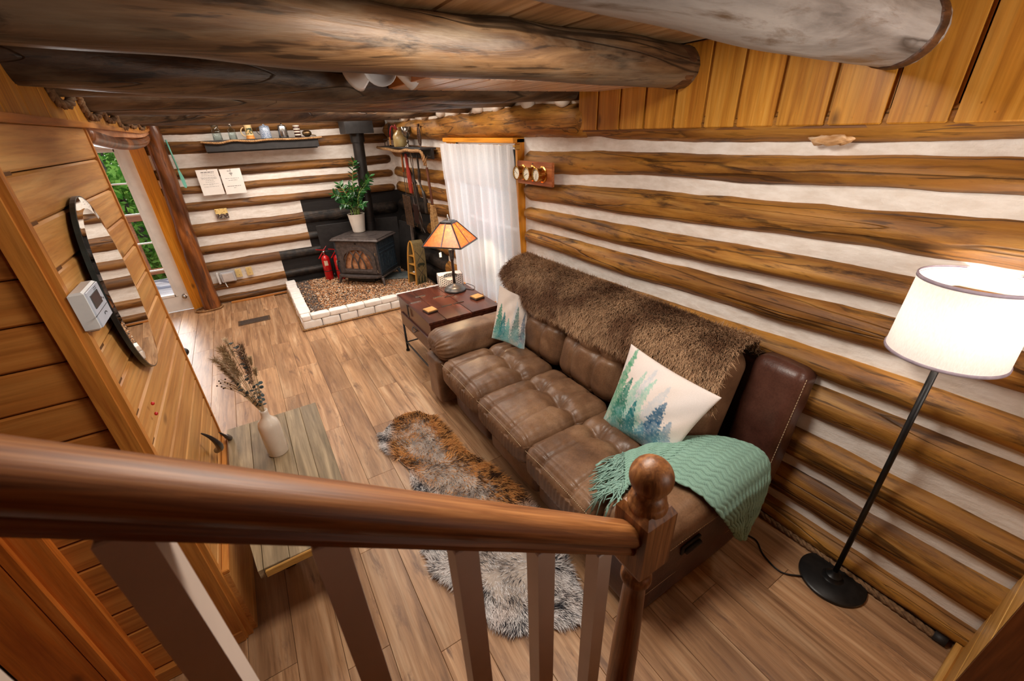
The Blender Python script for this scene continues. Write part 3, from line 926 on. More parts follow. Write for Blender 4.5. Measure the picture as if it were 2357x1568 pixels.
# ------------------------------------------------------------------ sofa
def leather(name, c1, c2, c3, rough, bump=.25):
    m, N, L, P = newmat(name)
    n = noise_n(N, L, coords(N, L, (1, 1, 1), False), 4.5, 5, .6, .4)
    n2 = noise_n(N, L, coords(N, L, (1, 1, 1), False), 120, 3, .6)
    n3 = noise_n(N, L, coords(N, L, (1, 1, 1), False), 34, 4, .6)
    c = ramp(N, L, n, [(.3, c1), (.5, c2), (.72, c3)])
    c = mixc(N, L, .35, c, ramp(N, L, n2, [(.35, (.45, .45, .45, 1)), (.6, G1)]), 'MULTIPLY')
    L.new(c, P.inputs['Base Color'])
    P.inputs['Roughness'].default_value = rough
    P.inputs['Specular IOR Level'].default_value = .4
    L.new(bump_n(N, L, math_n(N, L, 'ADD', math_n(N, L, 'MULTIPLY', n2, .4), n3), bump, .004), P.inputs['Normal'])
    return m
SUEDE = leather('sofa_suede', S(88, 62, 44), S(116, 84, 60), S(146, 112, 84), .40)
DARKL = leather('sofa_dark_leather', S(58, 32, 24), S(78, 46, 36), S(98, 62, 50), .36)
THREAD = plain('sofa_thread', S(206, 184, 150), S(180, 158, 124), 20, .7)
sofa = thing('sofa', 'brown faux suede reclining sofa with tufted seats against the log wall', 'sofa', (1.55, 1.8, 0))
SY = [.93, 1.495, 2.06, 2.625]
MB().box((1.58, 1.80, .22), (.92, 2.06, .32), ch=.03).build('frame', DARKL, sofa)
for y in (.80, 2.82):
    for x in (1.2, 1.95): MB().lathe([(.03, 0), (.03, .07)], (x, y, 0), 12).build('foot', BLACK_PAINT, sofa)
def seat_disp(p, n):
    if n.z < .2: 
        # gathered front face
        return .003 * math.sin(p.y * 210 + 3 * fb(p.y * 8, p.z * 6, 0)) * (1 if n.x < -.5 else 0)
    d = 0
    w = math.exp(-((p.x - .06) / .030) ** 2)
    d -= .020 * w + .007 * math.exp(-((p.x - .06) / .006) ** 2)
    d += .0025 * fb(p.x * 30, p.y * 9, p.z * 3) + .002 * fb(p.x * 9, p.y * 40, 1)
    for yy in (-.105, .105):
        r2 = ((p.x - .06) ** 2 + (p.y - yy) ** 2)
        d -= .046 * math.exp(-r2 / .0030)
        an_ = math.atan2(p.y - yy, p.x - .06)
        d += .0035 * math.sin(an_ * 9 + yy * 40) * math.exp(-r2 / .006) * min(1, r2 / .0006)
        if p.x < .06: d -= .010 * math.exp(-((p.y - yy * (1 + .35 * (.06 - p.x))) / .018) ** 2) + .007 * math.exp(-((p.y - yy * (1 + .35 * (.06 - p.x))) / .005) ** 2)
        else: d -= .014 * math.exp(-((p.y - yy) / .014) ** 2)
    d -= .007 * math.exp(-((p.x + .285) / .006) ** 2)
    return d
for i in range(3):
    yc = (SY[i] + SY[i + 1]) / 2
    c = cushion((.335, .281, .105), .072, 78, seat_disp, (0.012, 0, .036))
    o = c.build('seat_cushion', SUEDE, sofa, True, weld=True, xf=Matrix.Translation((1.265, yc, .415)))
    mb = MB()
    st_ = [(1.265 - .327, yc - .262 + .524 * t, .482 + .012 * (1 - (2 * t - 1) ** 2)) for t in np.linspace(0, 1, 52)]
    for a in range(0, 51): mb.tube([Vector(st_[a]) + Vector((0, .001, 0)), Vector(st_[a]).lerp(Vector(st_[a + 1]), .65)], .0016, 4)
    mb.build('stitching', THREAD, o)
    def foot_d(p, n): return .006 * math.sin(p.y * 150 + 4 * fb(p.y * 6, p.z * 5, 0)) * max(0, p.z + .05) / .15 if n.x < -.3 else 0
    cushion((.075, .279, .150), .045, 26, foot_d, (.02, 0, 0)).build('foot_rest', DARKL if i == 2 else SUEDE, sofa, True, weld=True, xf=Matrix.Translation((1.10, yc, .205)))
# back cushions: a leaning pillow with a grid of tufts
def back_disp(p, n):
    if n.x > -.25: return 0
    d = 0
    for zz in (-.02,): d -= .016 * math.exp(-((p.z - zz) / .012) ** 2)
    for yy in (-.10, .10):
        d -= .014 * math.exp(-((p.y - yy) / .012) ** 2)
        d -= .030 * math.exp(-((p.y - yy) ** 2 + (p.z + .02) ** 2) / .0020)
    return d
for i in range(3):
    yc = (SY[i] + SY[i + 1]) / 2
    c = cushion((.15, .279, .30), .095, 64, back_disp, (.045, 0, .02))
    M = Matrix.Translation((1.785, yc, .735)) @ Matrix.Rotation(math.radians(17), 4, 'Y')
    c.build('back_cushion', SUEDE, sofa, True, weld=True, xf=M)
# outer wings of the back in dark leather
for yc, hw in ((.80, .125), (2.76, .125)):
    c = cushion((.085, hw, .34), .05, 18, lambda p, n: .006 * fb(p.x * 8, p.y * 8, p.z * 8), (.015, 0, .01))
    o = c.build('back_wing', DARKL, sofa, True, weld=True, xf=Matrix.Translation((1.965, yc, .665)) @ Matrix.Rotation(math.radians(11), 4, 'Y'))
    if yc < 1:
        mb = MB()
        for k in range(44):
            t = k / 44; a = Vector((1.815 + .13 * t, yc - hw - .004, .37 + .62 * t))
            mb.tube([a, a + Vector((.0028, 0, .009))], .0014, 4)
        mb.build('stitching', THREAD, o)
MB().box((2.01, 1.78, .52), (.05, 2.1, .86), ch=.02).build('back_panel', DARKL, sofa)
# arms: padded roll above a side panel
def arm_disp(p, n):
    d = .004 * fb(p.x * 6, p.y * 6, p.z * 6)
    d -= .008 * math.exp(-((p.x - .10) / .008) ** 2) * (1 if n.z > -.3 else 0)
    if p.x < -.25 and n.z > -.6: d -= .007 * (.5 + .5 * math.sin(math.atan2(p.z + .02, p.y) * 26)) * min(1, (-.25 - p.x) / .08)
    return d
for yc, sgn in ((2.79, 1), (.785, -1)):
    zt = .545 if sgn > 0 else .515
    c = cushion((.40, .162 if sgn > 0 else .145, .105), .095, 36, arm_disp, (.0, .0, .012))
    o = c.build('arm_pad', SUEDE, sofa, True, weld=True, xf=Matrix.Translation((1.345, yc, zt)))
    mb = MB()
    for k in range(60):
        t = k / 60
        a = Vector((.975 + .70 * t, yc + sgn * -.0 - (.146 if sgn < 0 else -.163), zt - .018))
        mb.tube([a, a + Vector((.0075, 0, 0))], .0015, 4)
    mb.build('stitching', THREAD, o)
    pn = cushion((.40 + (.05 if sgn > 0 else 0), .12, .205), .04, 16, lambda p, n: .004 * fb(p.x * 5, p.y * 5, p.z * 5), (0, .012, 0))
    o = pn.build('arm_side', DARKL if sgn < 0 else SUEDE, sofa, True, weld=True, xf=Matrix.Translation((1.40 - (.01 if sgn > 0 else 0), yc + (.045 if sgn > 0 else .02), .245)))
    if sgn < 0:
        mb = MB()
        for k in range(64):
            t = k / 64; a = Vector((1.02 + .62 * t, yc + .03 - .137, .20))
            mb.tube([a, a + Vector((.0065, 0, 0))], .0014, 4)
        mb.build('stitching', THREAD, o)
        hb = MB().box((1.30, yc - .112, .345), (.13, .012, .05), ch=.006)
        hb.tube([(1.25, yc - .125, .345), (1.35, yc - .125, .345)], .012, 10)
        hb.build('recliner_handle', BLACK_PAINT, sofa, True)

# ------------------------------------------------------------------ fur
def fur_mesh(name, base, normals, flow, cols, length, width, mat, parent, seed=1, lift=.55, curl=.3, jit=.35):
    r = np.random.RandomState(seed)
    n = len(base)
    L_ = length * r.uniform(.6, 1.25, (n, 1))
    flow = flow + r.normal(0, jit, (n, 3))
    flow /= np.linalg.norm(flow, axis=1, keepdims=True) + 1e-9
    d1 = normals * lift + flow * (1 - lift) + r.normal(0, .12, (n, 3))
    d1 /= np.linalg.norm(d1, axis=1, keepdims=True)
    d2 = normals * (lift - curl) + flow * (1 - lift + curl) + r.normal(0, .15, (n, 3))
    d2 /= np.linalg.norm(d2, axis=1, keepdims=True)
    side = np.cross(d1, normals + r.normal(0, .5, (n, 3))); side /= np.linalg.norm(side, axis=1, keepdims=True) + 1e-9
    w = width * r.uniform(.7, 1.3, (n, 1))
    p0 = base; p1 = base + d1 * L_ * .5; p2 = p1 + d2 * L_ * .5
    V = np.stack([p0 - side * w * .5, p0 + side * w * .5, p1 - side * w * .4, p1 + side * w * .4, p2], 1).reshape(-1, 3)
    i0 = np.arange(n)[:, None] * 5
    q = (i0 + np.array([[0, 1, 3, 2]])); t = (i0 + np.array([[2, 3, 4]]))
    me = bpy.data.meshes.new(name)
    o0 = np.array(world_loc(parent))
    me.vertices.add(len(V)); me.vertices.foreach_set('co', (V - o0).ravel())
    loops = np.concatenate([q, t], 1).ravel()
    me.loops.add(len(loops)); me.loops.foreach_set('vertex_index', loops.astype(np.int32))
    starts = np.stack([np.arange(n) * 7, np.arange(n) * 7 + 4], 1).ravel(); tot = np.tile([4, 3], n)
    me.polygons.add(2 * n)
    me.polygons.foreach_set('loop_start', starts.astype(np.int32)); me.polygons.foreach_set('loop_total', tot.astype(np.int32))
    me.update(calc_edges=True)
    at = me.color_attributes.new('Col', 'FLOAT_COLOR', 'POINT')
    root, tip = cols
    C = np.ones((n, 5, 4)); C[:, :2, :3] = root[:, None]; C[:, 2:4, :3] = ((root + tip) / 2)[:, None]; C[:, 4, :3] = tip
    at.data.foreach_set('color', C.ravel())
    me.polygons.foreach_set('use_smooth', [True] * (2 * n))
    me.materials.append(mat)
    o = bpy.data.objects.new(name, me)
    o['kind'] = 'stuff'
    return link(o, parent)
FURM = vcol('fur_strands', .75, 0, spec=.25)
def vnoise(p, s, seed):
    return np.array([mnoise.noise(Vector((q[0] * s + seed, q[1] * s, q[2] * s))) for q in p])
def lin(*rgb): return np.array(S(*rgb)[:3])

# fur throw over the back of the sofa
ft = thing('fur_throw', 'long brown faux fur throw draped over the back of the sofa', 'throw', (1.85, 1.9, 1.0))
tp = [Vector(p) for p in ((2.015, 0, .985), (1.98, 0, 1.045), (1.90, 0, 1.075), (1.79, 0, 1.060), (1.70, 0, 1.0), (1.645, 0, .92), (1.615, 0, .83))]
tps = smooth_path(tp, 8)
tl = len(tps) - 1
def throw_pt(u, v):
    y = .90 + (2.93 - .90) * u
    vv = v * (1 - .10 * max(0, fb(y * 2.2, 3, 0)) - .04 * (1 + math.sin(y * 5)) * .5 - .22 * max(0, (u - .82) / .18) ** 2 + .05 * max(0, .2 - u))
    k = min(tl - 1e-6, vv * tl); i = int(k)
    p = tps[i].lerp(tps[i + 1], k - i)
    return Vector((p.x + .008 * fb(y * 4, v * 3, 1), y + .03 * math.sin(v * 3 + 1) * (1 if u < .05 else 0), p.z + .012 * fb(y * 3, v * 4, 5)))
mb = MB().grid(throw_pt, 70, 30)
THB = plain('throw_hide', S(92, 72, 48), S(70, 54, 36), 20, .9)
mb.build('hide', THB, ft, True)
r = np.random.RandomState(3)
n = 62000
U = r.uniform(0, 1, n); Vv = r.uniform(0, 1, n)
P0 = np.array([throw_pt(u, v) for u, v in zip(U, Vv)])
PU = np.array([throw_pt(min(1, u + .01), v) for u, v in zip(U, Vv)]) - np.array([throw_pt(max(0, u - .01), v) for u, v in zip(U, Vv)])
PV = np.array([throw_pt(u, min(1, v + .02)) for u, v in zip(U, Vv)]) - np.array([throw_pt(u, max(0, v - .02)) for u, v in zip(U, Vv)])
Nn = np.cross(PV, PU); Nn /= np.linalg.norm(Nn, axis=1, keepdims=True)
Nn *= np.sign((Nn @ np.array([-.7, 0, .7])))[:, None]
fl = PV / np.linalg.norm(PV, axis=1, keepdims=True) * .8 + np.array([-.1, -.5, 0])
nz = vnoise(P0 * np.array([1, 1, 1]), 5, 2)[:, None] + .6 * vnoise(P0, 22, 8)[:, None]
t_ = np.clip(.45 + .9 * nz, 0, 1)
rootc = lin(78, 52, 38) * (1 - t_) + lin(128, 92, 66) * t_
tipc = lin(138, 100, 72) * (1 - t_) + lin(222, 184, 144) * t_
fur_mesh('fur', P0, Nn, fl, (rootc, tipc), .052, .0030, FURM, ft, 5, .5, .35)
# the hide's edge is fringed too
# ------------------------------------------------------------------ fur rug
rug = thing('fur_rug', 'grey white and brown faux fur hide rug on the floor in front of the sofa', 'rug', (.72, 1.8, 0))
OUT = [(.47, 2.73), (.56, 2.81), (.66, 2.83), (.76, 2.80), (.83, 2.66), (.845, 2.42), (.86, 2.2), (.93, 1.95), (.99, 1.65), (.97, 1.35), (.93, 1.1), (.88, .92), (.80, .83), (.72, .86), (.62, .92), (.52, .95), (.45, 1.05), (.42, 1.25), (.33, 1.42), (.35, 1.7), (.43, 1.95), (.47, 2.2), (.43, 2.38), (.39, 2.55), (.41, 2.66)]
cx, cy = .66, 1.8
def rug_pt(a, s):
    k = a * len(OUT) % len(OUT); i = int(k); t = k - i
    p, q = Vector(OUT[i % len(OUT)]), Vector(OUT[(i + 1) % len(OUT)])
    e = p.lerp(q, t)
    mid = Vector((.62 + .0 * e.y, min(2.62, max(1.05, e.y)) * .8 + 1.8 * .2))
    v = mid.lerp(e, s)
    return Vector((v.x, v.y, .006 + .022 * (1 - s ** 3) + .014 * max(0, fb(v.x * 7, v.y * 5, 3))))
mb = MB().grid(rug_pt, 90, 14, wrapu=True)
mb.build('hide', plain('rug_hide', S(186, 172, 160), S(120, 108, 100), 10, .9), rug, True, fix=True)
n = 80000
from math import floor as _fl
pts = []
poly = OUT
def inside(x, y):
    c = False; j = len(poly) - 1
    for i in range(len(poly)):
        if (poly[i][1] > y) != (poly[j][1] > y) and x < (poly[j][0] - poly[i][0]) * (y - poly[i][1]) / (poly[j][1] - poly[i][1]) + poly[i][0]: c = not c
        j = i
    return c
r = np.random.RandomState(11)
while len(pts) < n:
    for x, y in zip(r.uniform(.3, 1.02, 20000), r.uniform(.8, 2.86, 20000)):
        if inside(x, y): pts.append((x, y))
pts = np.array(pts[:n])
z = np.array([.012 + .016 * max(0, fb(x * 7, y * 5, 3)) for x, y in pts])
P0 = np.column_stack([pts, z])
Nn = np.tile([0, 0, 1.0], (n, 1))
fl = np.column_stack([(pts[:, 0] - .64) * 2.2, -.55 + .4 * np.sin(pts[:, 1] * 6), np.zeros(n)])
fl += np.column_stack([vnoise(P0, 5, 1), vnoise(P0, 5, 20), np.zeros(n)]) * 1.3
fl /= np.linalg.norm(fl, axis=1, keepdims=True)
ax_ = np.column_stack([P0[:, 0] * fl[:, 1] - P0[:, 1] * fl[:, 0], (P0[:, 0] * fl[:, 0] + P0[:, 1] * fl[:, 1]) * .3, np.zeros(n)])
n1 = vnoise(P0, 7, 40); n2 = vnoise(ax_, 30, 60); n3 = vnoise(P0, 11, 90)
brown = np.clip((pts[:, 0] - np.interp(pts[:, 1], [1.5, 1.75, 2.05, 2.33, 2.6, 2.85], [.72, .62, .49, .40, .44, .52])) / .05, 0, 1) * np.clip((pts[:, 1] - 1.40) / .2, 0, 1)
brown = np.clip(brown * 1.1 + .22 * n1, 0, 1)[:, None]
dark = np.clip((n2 * 1.3 + n3 * .7 - .03) * 4.0, 0, 1)[:, None]
g_root = lin(226, 220, 218) * (1 - dark) + lin(76, 76, 84) * dark
g_tip = lin(238, 234, 232) * (1 - dark) + lin(26, 28, 36) * dark
b_root = lin(206, 146, 84) * (1 - dark) + lin(92, 54, 28) * dark
b_tip = lin(226, 160, 92) * (1 - dark) + lin(40, 24, 16) * dark
fur_mesh('fur', P0, Nn, fl, (g_root * (1 - brown) + b_root * brown, g_tip * (1 - brown) + b_tip * brown), .05, .0030, FURM, rug, 9, .30, .2, .22)

# ------------------------------------------------------------------ pillows with a printed forest
def tree_print(trees, seed, bgc=((236, 218, 206), (206, 214, 224))):
    trees = [(q[0], q[1], q[2] * 1.12, q[3] * 1.3, q[4], q[5]) for q in trees]
    def f(u, v):
        a, b = bgc
        w = .5 + .5 * fb(u * 3 + seed, v * 3, 0)
        c = [a[i] * (1 - w * .45) + b[i] * w * .45 for i in range(3)]
        for (u0, v0, h, wd, col, op) in trees:
            t = (v - v0) / h
            if t < -.12 or t > 1: continue
            tt = max(0, t)
            saw = 1 - .42 * ((tt * 11 + .4 * math.sin(u * 60)) % 1.0)
            edge = wd * (1 - tt) ** .85 * saw + .006
            edge *= 1 + .5 * fb(u * 40, v * 40, seed)
            d = abs(u - u0 - .01 * math.sin(v * 9))
            if d < edge:
                o = op * (1 if t > .25 else max(0, (t + .12) / .37)) * (.75 + .4 * fb(u * 25, v * 25, seed + 3))
                if fb(u * 70, v * 70, seed + 8) > .42: o *= .3
                o = max(0, min(1, o))
                c = [c[i] * (1 - o) + col[i] * o for i in range(3)]
        if v < .42:
            m = max(0, .6 + fb(u * 7, v * 9, seed + 5)) * (.42 - v) / .42
            c = [c[i] * (1 - .8 * m) + (112, 172, 178)[i] * .8 * m for i in range(3)]
        return c
    return f
PILM = vcol('pillow_cloth', .8, .12, 220, bump=.15)
def pillow(TL, TR, BL, BR, thick, fn, label, n=100):
    TL, TR, BL, BR = [Vector(p) for p in (TL, TR, BL, BR)]
    nrm = ((TR - TL).cross(BL - TL)).normalized()
    if nrm.x > 0: nrm = -nrm
    vs_ = []; cols = []; fs_ = []
    for side in (1, -1):
        b0 = len(vs_)
        for i in range(n):
            for j in range(n):
                u = i / (n - 1); v = j / (n - 1)
                # slightly pinched sides
                pu = u + .03 * math.sin(PI * v) * (1 - 2 * u) * 1.0
                pv = v + .03 * math.sin(PI * u) * (1 - 2 * v) * 1.0
                p = (BL.lerp(BR, pu)).lerp(TL.lerp(TR, pu), pv)
                e = (max(0, math.sin(PI * u)) * max(0, math.sin(PI * v))) ** .55
                wr_ = .010 * fb(u * 5, v * 5, side + TL.y * 3) + .006 * math.sin((u - v) * 18) * (1 - e) * e * 3
                p = p + nrm * side * (thick * .5 * e) + nrm * wr_ * e
                vs_.append(p)
                c = fn(u, v) if side > 0 else (220, 206, 196)
                cols.append(S(*[max(0, min(255, q)) for q in c])[:3])
        for i in range(n - 1):
            for j in range(n - 1):
                a = b0 + i * n + j
                q = (a, a + n, a + n + 1, a + 1)
                fs_.append(q if side < 0 else q[::-1])
    o = MB().add(vs_, fs_).build('pillow', PILM, None, True, cols=cols, fix=False)
    bm = bmesh.new(); bm.from_mesh(o.data); bmesh.ops.remove_doubles(bm, verts=bm.verts, dist=2e-4); bmesh.ops.recalc_face_normals(bm, faces=bm.faces); bm.to_mesh(o.data); bm.free()
    o.data.polygons.foreach_set('use_smooth', [True] * len(o.data.polygons))
    return tag(o, label, 'pillow', 'forest print pillows')
GR, TE, NV, MI, LB = (36, 112, 92), (16, 96, 104), (40, 84, 120), (140, 196, 176), (170, 188, 204)
pillow((1.60, 1.40, .965), (1.60, .845, .925), (1.425, 1.40, .51), (1.425, .945, .545), .16,
       tree_print([(.40, .25, .62, .10, LB, .5), (.62, .3, .5, .10, LB, .5), (.32, .12, .66, .10, MI, .8), (.46, .05, .72, .11, MI, .75), (.10, .05, .86, .13, (74, 150, 112), .9), (.22, .02, .62, .13, GR, .95), (.42, -.02, .48, .12, TE, .95), (.85, .04, .42, .10, (96, 130, 160), .7), (.70, .02, .60, .15, NV, .95), (.58, .0, .3, .1, (80, 140, 160), .7)], 2),
       'white pillow with teal and navy pine tree print at the near end of the sofa')
pillow((1.49, 2.64, .975), (1.71, 2.53, .845), (1.335, 2.53, .615), (1.52, 2.36, .515), .12,
       tree_print([(.55, .3, .5, .10, LB, .5), (.10, .0, .62, .12, GR, .95), (.22, .0, .5, .12, TE, .9), (.36, .0, .42, .1, (60, 140, 130), .8), (.60, .02, .66, .16, (84, 116, 110), .95), (.85, .02, .6, .12, (84, 100, 120), .9)], 5, ((222, 202, 186), (200, 204, 212))),
       'pale pillow with green pine tree print leaning on the far sofa arm')

# ------------------------------------------------------------------ teal throw blanket
bl = thing('throw_blanket', 'teal knitted throw blanket with tasselled end over the near sofa arm', 'blanket', (1.4, .8, .55))
STN = [((1.53, .605, .31), (1.60, .605, .265)), ((1.44, .610, .44), (1.70, .612, .42)), ((1.34, .622, .575), (1.765, .64, .575)), ((1.29, .70, .648), (1.755, .71, .648)),
       ((1.24, .80, .662), (1.69, .82, .665)), ((1.19, .87, .648), (1.58, .93, .645)), ((1.13, .90, .625), (1.42, 1.03, .612)), ((1.07, .885, .628), (1.27, 1.08, .59))]
FS = smooth_path([a for a, b in STN], 10); BS = smooth_path([b for a, b in STN], 10)
def blk(u, v):
    k = min(len(FS) - 1.000001, u * (len(FS) - 1)); i = int(k); t = k - i
    f = FS[i].lerp(FS[i + 1], t); b = BS[i].lerp(BS[i + 1], t)
    p = f.lerp(b, v)
    tri = abs(((u * 13) % 1) - .5) * 2
    row = (v * 15 + tri * .55) % 1.0
    ridge = math.exp(-((row - .5) / .16) ** 2) * .0065
    hump = .022 * math.sin(PI * v) * (1 if u > .3 else u / .3)
    p = p + Vector((0, -.004 if u < .25 else 0, hump + .010 * fb(p.x * 7, p.y * 7, 2)))
    if u < .27: p += Vector((0, -ridge - .02 * abs(math.sin(v * 7)) * (.27 - u) / .27, 0))
    else: p += Vector((0, 0, ridge))
    return p
TEAL = plain('teal_knit', S(140, 172, 156), S(112, 146, 132), 180, .85, bump=.5, rnd=False)
mb = MB().grid(blk, 130, 110)
kc = []
for i in range(130):
    for j in range(110):
        u, v = i / 129, j / 109
        tri = abs(((u * 13) % 1) - .5) * 2
        row = (v * 15 + tri * .55) % 1.0
        g = 1 - .42 * math.exp(-((row - .22) / .09) ** 2) + .12 * math.exp(-((row - .5) / .14) ** 2)
        kc.append([q * g for q in S(136, 172, 156)[:3]])
KNIT = vcol('teal_knit_rows', .85, .35, 260, bump=.4)
o = mb.build('knit', KNIT, bl, True, cols=kc)
mod = o.modifiers.new('thick', 'SOLIDIFY'); mod.thickness = .008; mod.offset = -1
r2_ = random.Random(4)
mb = MB()
TEAL2 = plain('teal_yarn', S(150, 182, 168), S(112, 148, 136), 60, .85)
for k in range(190):
    v = r2_.random(); a = blk(1.0, v)
    L_ = r2_.uniform(.10, .17)
    ang = math.radians(r2_.gauss(196 - 24 * v, 17))
    dx, dy = math.cos(ang), math.sin(ang) * -1
    q = []
    for s in range(7):
        t = s / 6
        x = a.x + dx * L_ * t + .010 * math.sin(t * 7 + k); y = a.y + dy * L_ * t + .010 * math.cos(t * 6 + k * 2)
        zz = a.z + (r2_.uniform(.0, .014) if s else 0)
        seat = .565 if y > .93 else .625
        front = max(0, .965 - x)
        seat -= front * 2.0
        zz = (1 - t) * a.z + t * (seat + .012) + .012 * fb(k, t * 3, 1)
        q.append((x, y, zz))
    mb.tube(q, .0026, 4)
o = mb.build('fringe', TEAL2, bl, True); o['kind'] = 'stuff'
# ------------------------------------------------------------------ trunk side table
MAHOG = wood('dark_mahogany', S(46, 20, 14), S(84, 40, 28), S(112, 60, 42), 1, grain=14, along=1.6, rough=.26, tone=.04, streak=.5, bump=.05, spec=.6)[0]
tb = thing('side_table', 'dark brown trunk side table with folding lid on thin metal legs beside the sofa', 'table', (1.38, 3.475, 0))
X0, X1, Y0, Y1, ZB, ZT = 1.04, 1.725, 3.06, 3.90, .315, .62
MB().box(((X0 + X1) / 2, (Y0 + Y1) / 2, (ZB + ZT - .022) / 2), (X1 - X0 - .02, Y1 - Y0 - .02, ZT - .022 - ZB), ch=.006).build('body', MAHOG, tb)
YH = 3.585
g = .003
for (a, b, c, d) in ((X0, X0 + .155, Y0, YH - g), (X0, X0 + .155, YH + g, Y1), (X0 + .155 + g, X0 + .40, Y0, Y0 + .27), (X0 + .155 + g, X0 + .40, Y0 + .27 + g, YH - g),
                     (X0 + .155 + g, X0 + .40, YH + g, Y1), (X0 + .40 + g, X1, Y0, Y1)):
    MB().box(((a + b) / 2, (c + d) / 2, ZT - .011), (b - a, d - c, .022), ch=.003).build('lid_panel', MAHOG, tb)
o = MB().box((X0 + .004, (Y0 + Y1) / 2, .395), (.018, .72, .13), ch=.005).build('drawer', MAHOG, tb)
pts = [(X0 - .008, 3.50, .425), (X0 - .022, 3.485, .405), (X0 - .024, 3.45, .395), (X0 - .022, 3.415, .405), (X0 - .008, 3.40, .425)]
mb = MB().tube(smooth_path(pts, 5), .005, 8); mb.box((X0 - .006, 3.45, .428), (.004, .09, .02))
mb.build('handle', IRON, o, True)
mb = MB()
mb.box((X0 - .004, YH, .565), (.006, .022, .105)); mb.box((X0 - .008, YH, .505), (.008, .03, .03), ch=.003)
mb.tube([(X0 - .008, YH, .62), (X0 - .008, YH, .51)], .005, 8)
mb.build('hasp', IRON, tb)
for (x, y) in ((X0 + .08, YH), (X0 + .30, YH), (X0 + .17, YH + .12), (X0 + .40, Y0 + .27), (X0 + .28, Y0 + .27), (X0 + .40, YH - .05)):
    mb = MB().box((x, y, ZT + .001), (.10, .016, .003)); mb.tube([(x - .05, y, ZT + .003), (x + .05, y, ZT + .003)], .005, 6)
    mb.build('hinge', STEEL, tb)
for x in (X0 + .015, X1 - .015):
    for y in (Y0 + .02, Y1 - .02):
        MB().lathe([(.018, 0), (.020, .01), (.012, .03), (.0105, .32)], (x, y, 0), 10).build('leg', BLACK_METAL, tb, True)
for y in (Y0 + .02, Y1 - .02): MB().tube([(X0 + .015, y, .10), (X1 - .015, y, .10)], .008, 8).build('stretcher', BLACK_METAL, tb)
MB().tube([(X0 + .015, Y0 + .02, .10), (X0 + .015, Y1 - .02, .10)], .008, 8).build('stretcher', BLACK_METAL, tb)

# ---- table lamp with mica shade
PEW = plain('pewter', S(96, 96, 98), S(70, 68, 68), 20, .35, .6)
lx, ly = 1.557, 3.655
tl_ = thing('table_lamp', 'bronze table lamp with glowing amber pyramid shade on the trunk table', 'lamp', (lx, ly, ZT))
MB().lathe([(.001, 0), (.105, 0), (.107, .014), (.100, .024), (.092, .028), (.088, .040), (.070, .048), (.052, .056), (.030, .064), (.018, .075)], (lx, ly, ZT), 40).build('base', PEW, tl_, True)
MB().lathe([(.014, .07), (.014, .30), (.018, .305), (.018, .318), (.022, .322)], (lx, ly, ZT), 20).build('stem', plain('bronze_stem', S(92, 80, 72), S(70, 58, 52), 20, .35, .5), tl_, True)
mb = MB()
for i in range(10):
    a = 2 * PI * i / 10
    mb.bar((lx + .014 * math.cos(a), ly + .014 * math.sin(a), ZT + .318), (lx + .024 * math.cos(a), ly + .024 * math.sin(a), ZT + .405), .008)
mb.lathe([(.014, .318), (.023, .405), (.030, .408), (.030, .418), (.024, .422), (.030, .45), (.032, .452), (.032, .462), (.010, .47), (.010, .52)], (lx, ly, ZT), 20)
mb.build('column', PEW, tl_)
# pyramid shade
cs, sn = math.cos(math.radians(40)), math.sin(math.radians(40))
def rot(x, y): return lx + x * cs - y * sn, ly + x * sn + y * cs
ZS0, ZS1, HB, HT = 1.095, 1.285, .193, .055
m, N, L, P = newmat('amber_mica')
nf = noise_n(N, L, coords(N, L, (1, 1, 1), False), 26, 6, .65, 1.5)
cc = ramp(N, L, nf, [(.3, S(224, 122, 20)), (.55, S(246, 166, 52)), (.75, S(254, 208, 120))])
N.remove(P)
tr = N.new('ShaderNodeBsdfTranslucent'); gl = N.new('ShaderNodeBsdfGlossy'); gl.inputs['Roughness'].default_value = .25
df = N.new('ShaderNodeBsdfDiffuse')
L.new(cc, tr.inputs['Color']); L.new(cc, df.inputs['Color'])
m1 = N.new('ShaderNodeMixShader'); m1.inputs[0].default_value = .25
L.new(tr.outputs[0], m1.inputs[1]); L.new(df.outputs[0], m1.inputs[2])
m2 = N.new('ShaderNodeMixShader'); m2.inputs[0].default_value = .08
L.new(m1.outputs[0], m2.inputs[1]); L.new(gl.outputs[0], m2.inputs[2])
L.new(m2.outputs[0], N['Material Output'].inputs['Surface'])
MICA = m
def corner(k, z):
    t = (z - ZS0) / (ZS1 - ZS0); hh = HB + (HT - HB) * t
    sx, sy = ((-1, -1), (1, -1), (1, 1), (-1, 1))[k % 4]
    x, y = rot(sx * hh, sy * hh)
    return Vector((x, y, z))
fr = MB()
for k in range(4):
    a0, b0, a1, b1 = corner(k, ZS0), corner(k + 1, ZS0), corner(k, ZS1), corner(k + 1, ZS1)
    fr.bar(a0, a1, .012); fr.bar(a0, b0, .012); fr.bar(a1, b1, .016)
    fr.bar((a0 + b0) / 2, (a1 + b1) / 2, .010)
    for (p, q, r_, s_) in ((a0, (a0 + b0) / 2, (a1 + b1) / 2, a1), ((a0 + b0) / 2, b0, b1, (a1 + b1) / 2)):
        nn = (q - p).cross(s_ - p).normalized() * .0015
        MB().add([p + nn, q + nn, r_ + nn, s_ + nn, p - nn, q - nn, r_ - nn, s_ - nn], [(0, 1, 2, 3), (7, 6, 5, 4), (0, 4, 5, 1), (1, 5, 6, 2), (2, 6, 7, 3), (3, 7, 4, 0)]).build('mica_panel', MICA, tl_)
q = [corner(k, ZS1 + .018) for k in range(4)]; q2 = [corner(k, ZS1) for k in range(4)]
fr.add(q + q2, [(0, 1, 2, 3), (4, 5, 1, 0), (5, 6, 2, 1), (6, 7, 3, 2), (7, 4, 0, 3)])
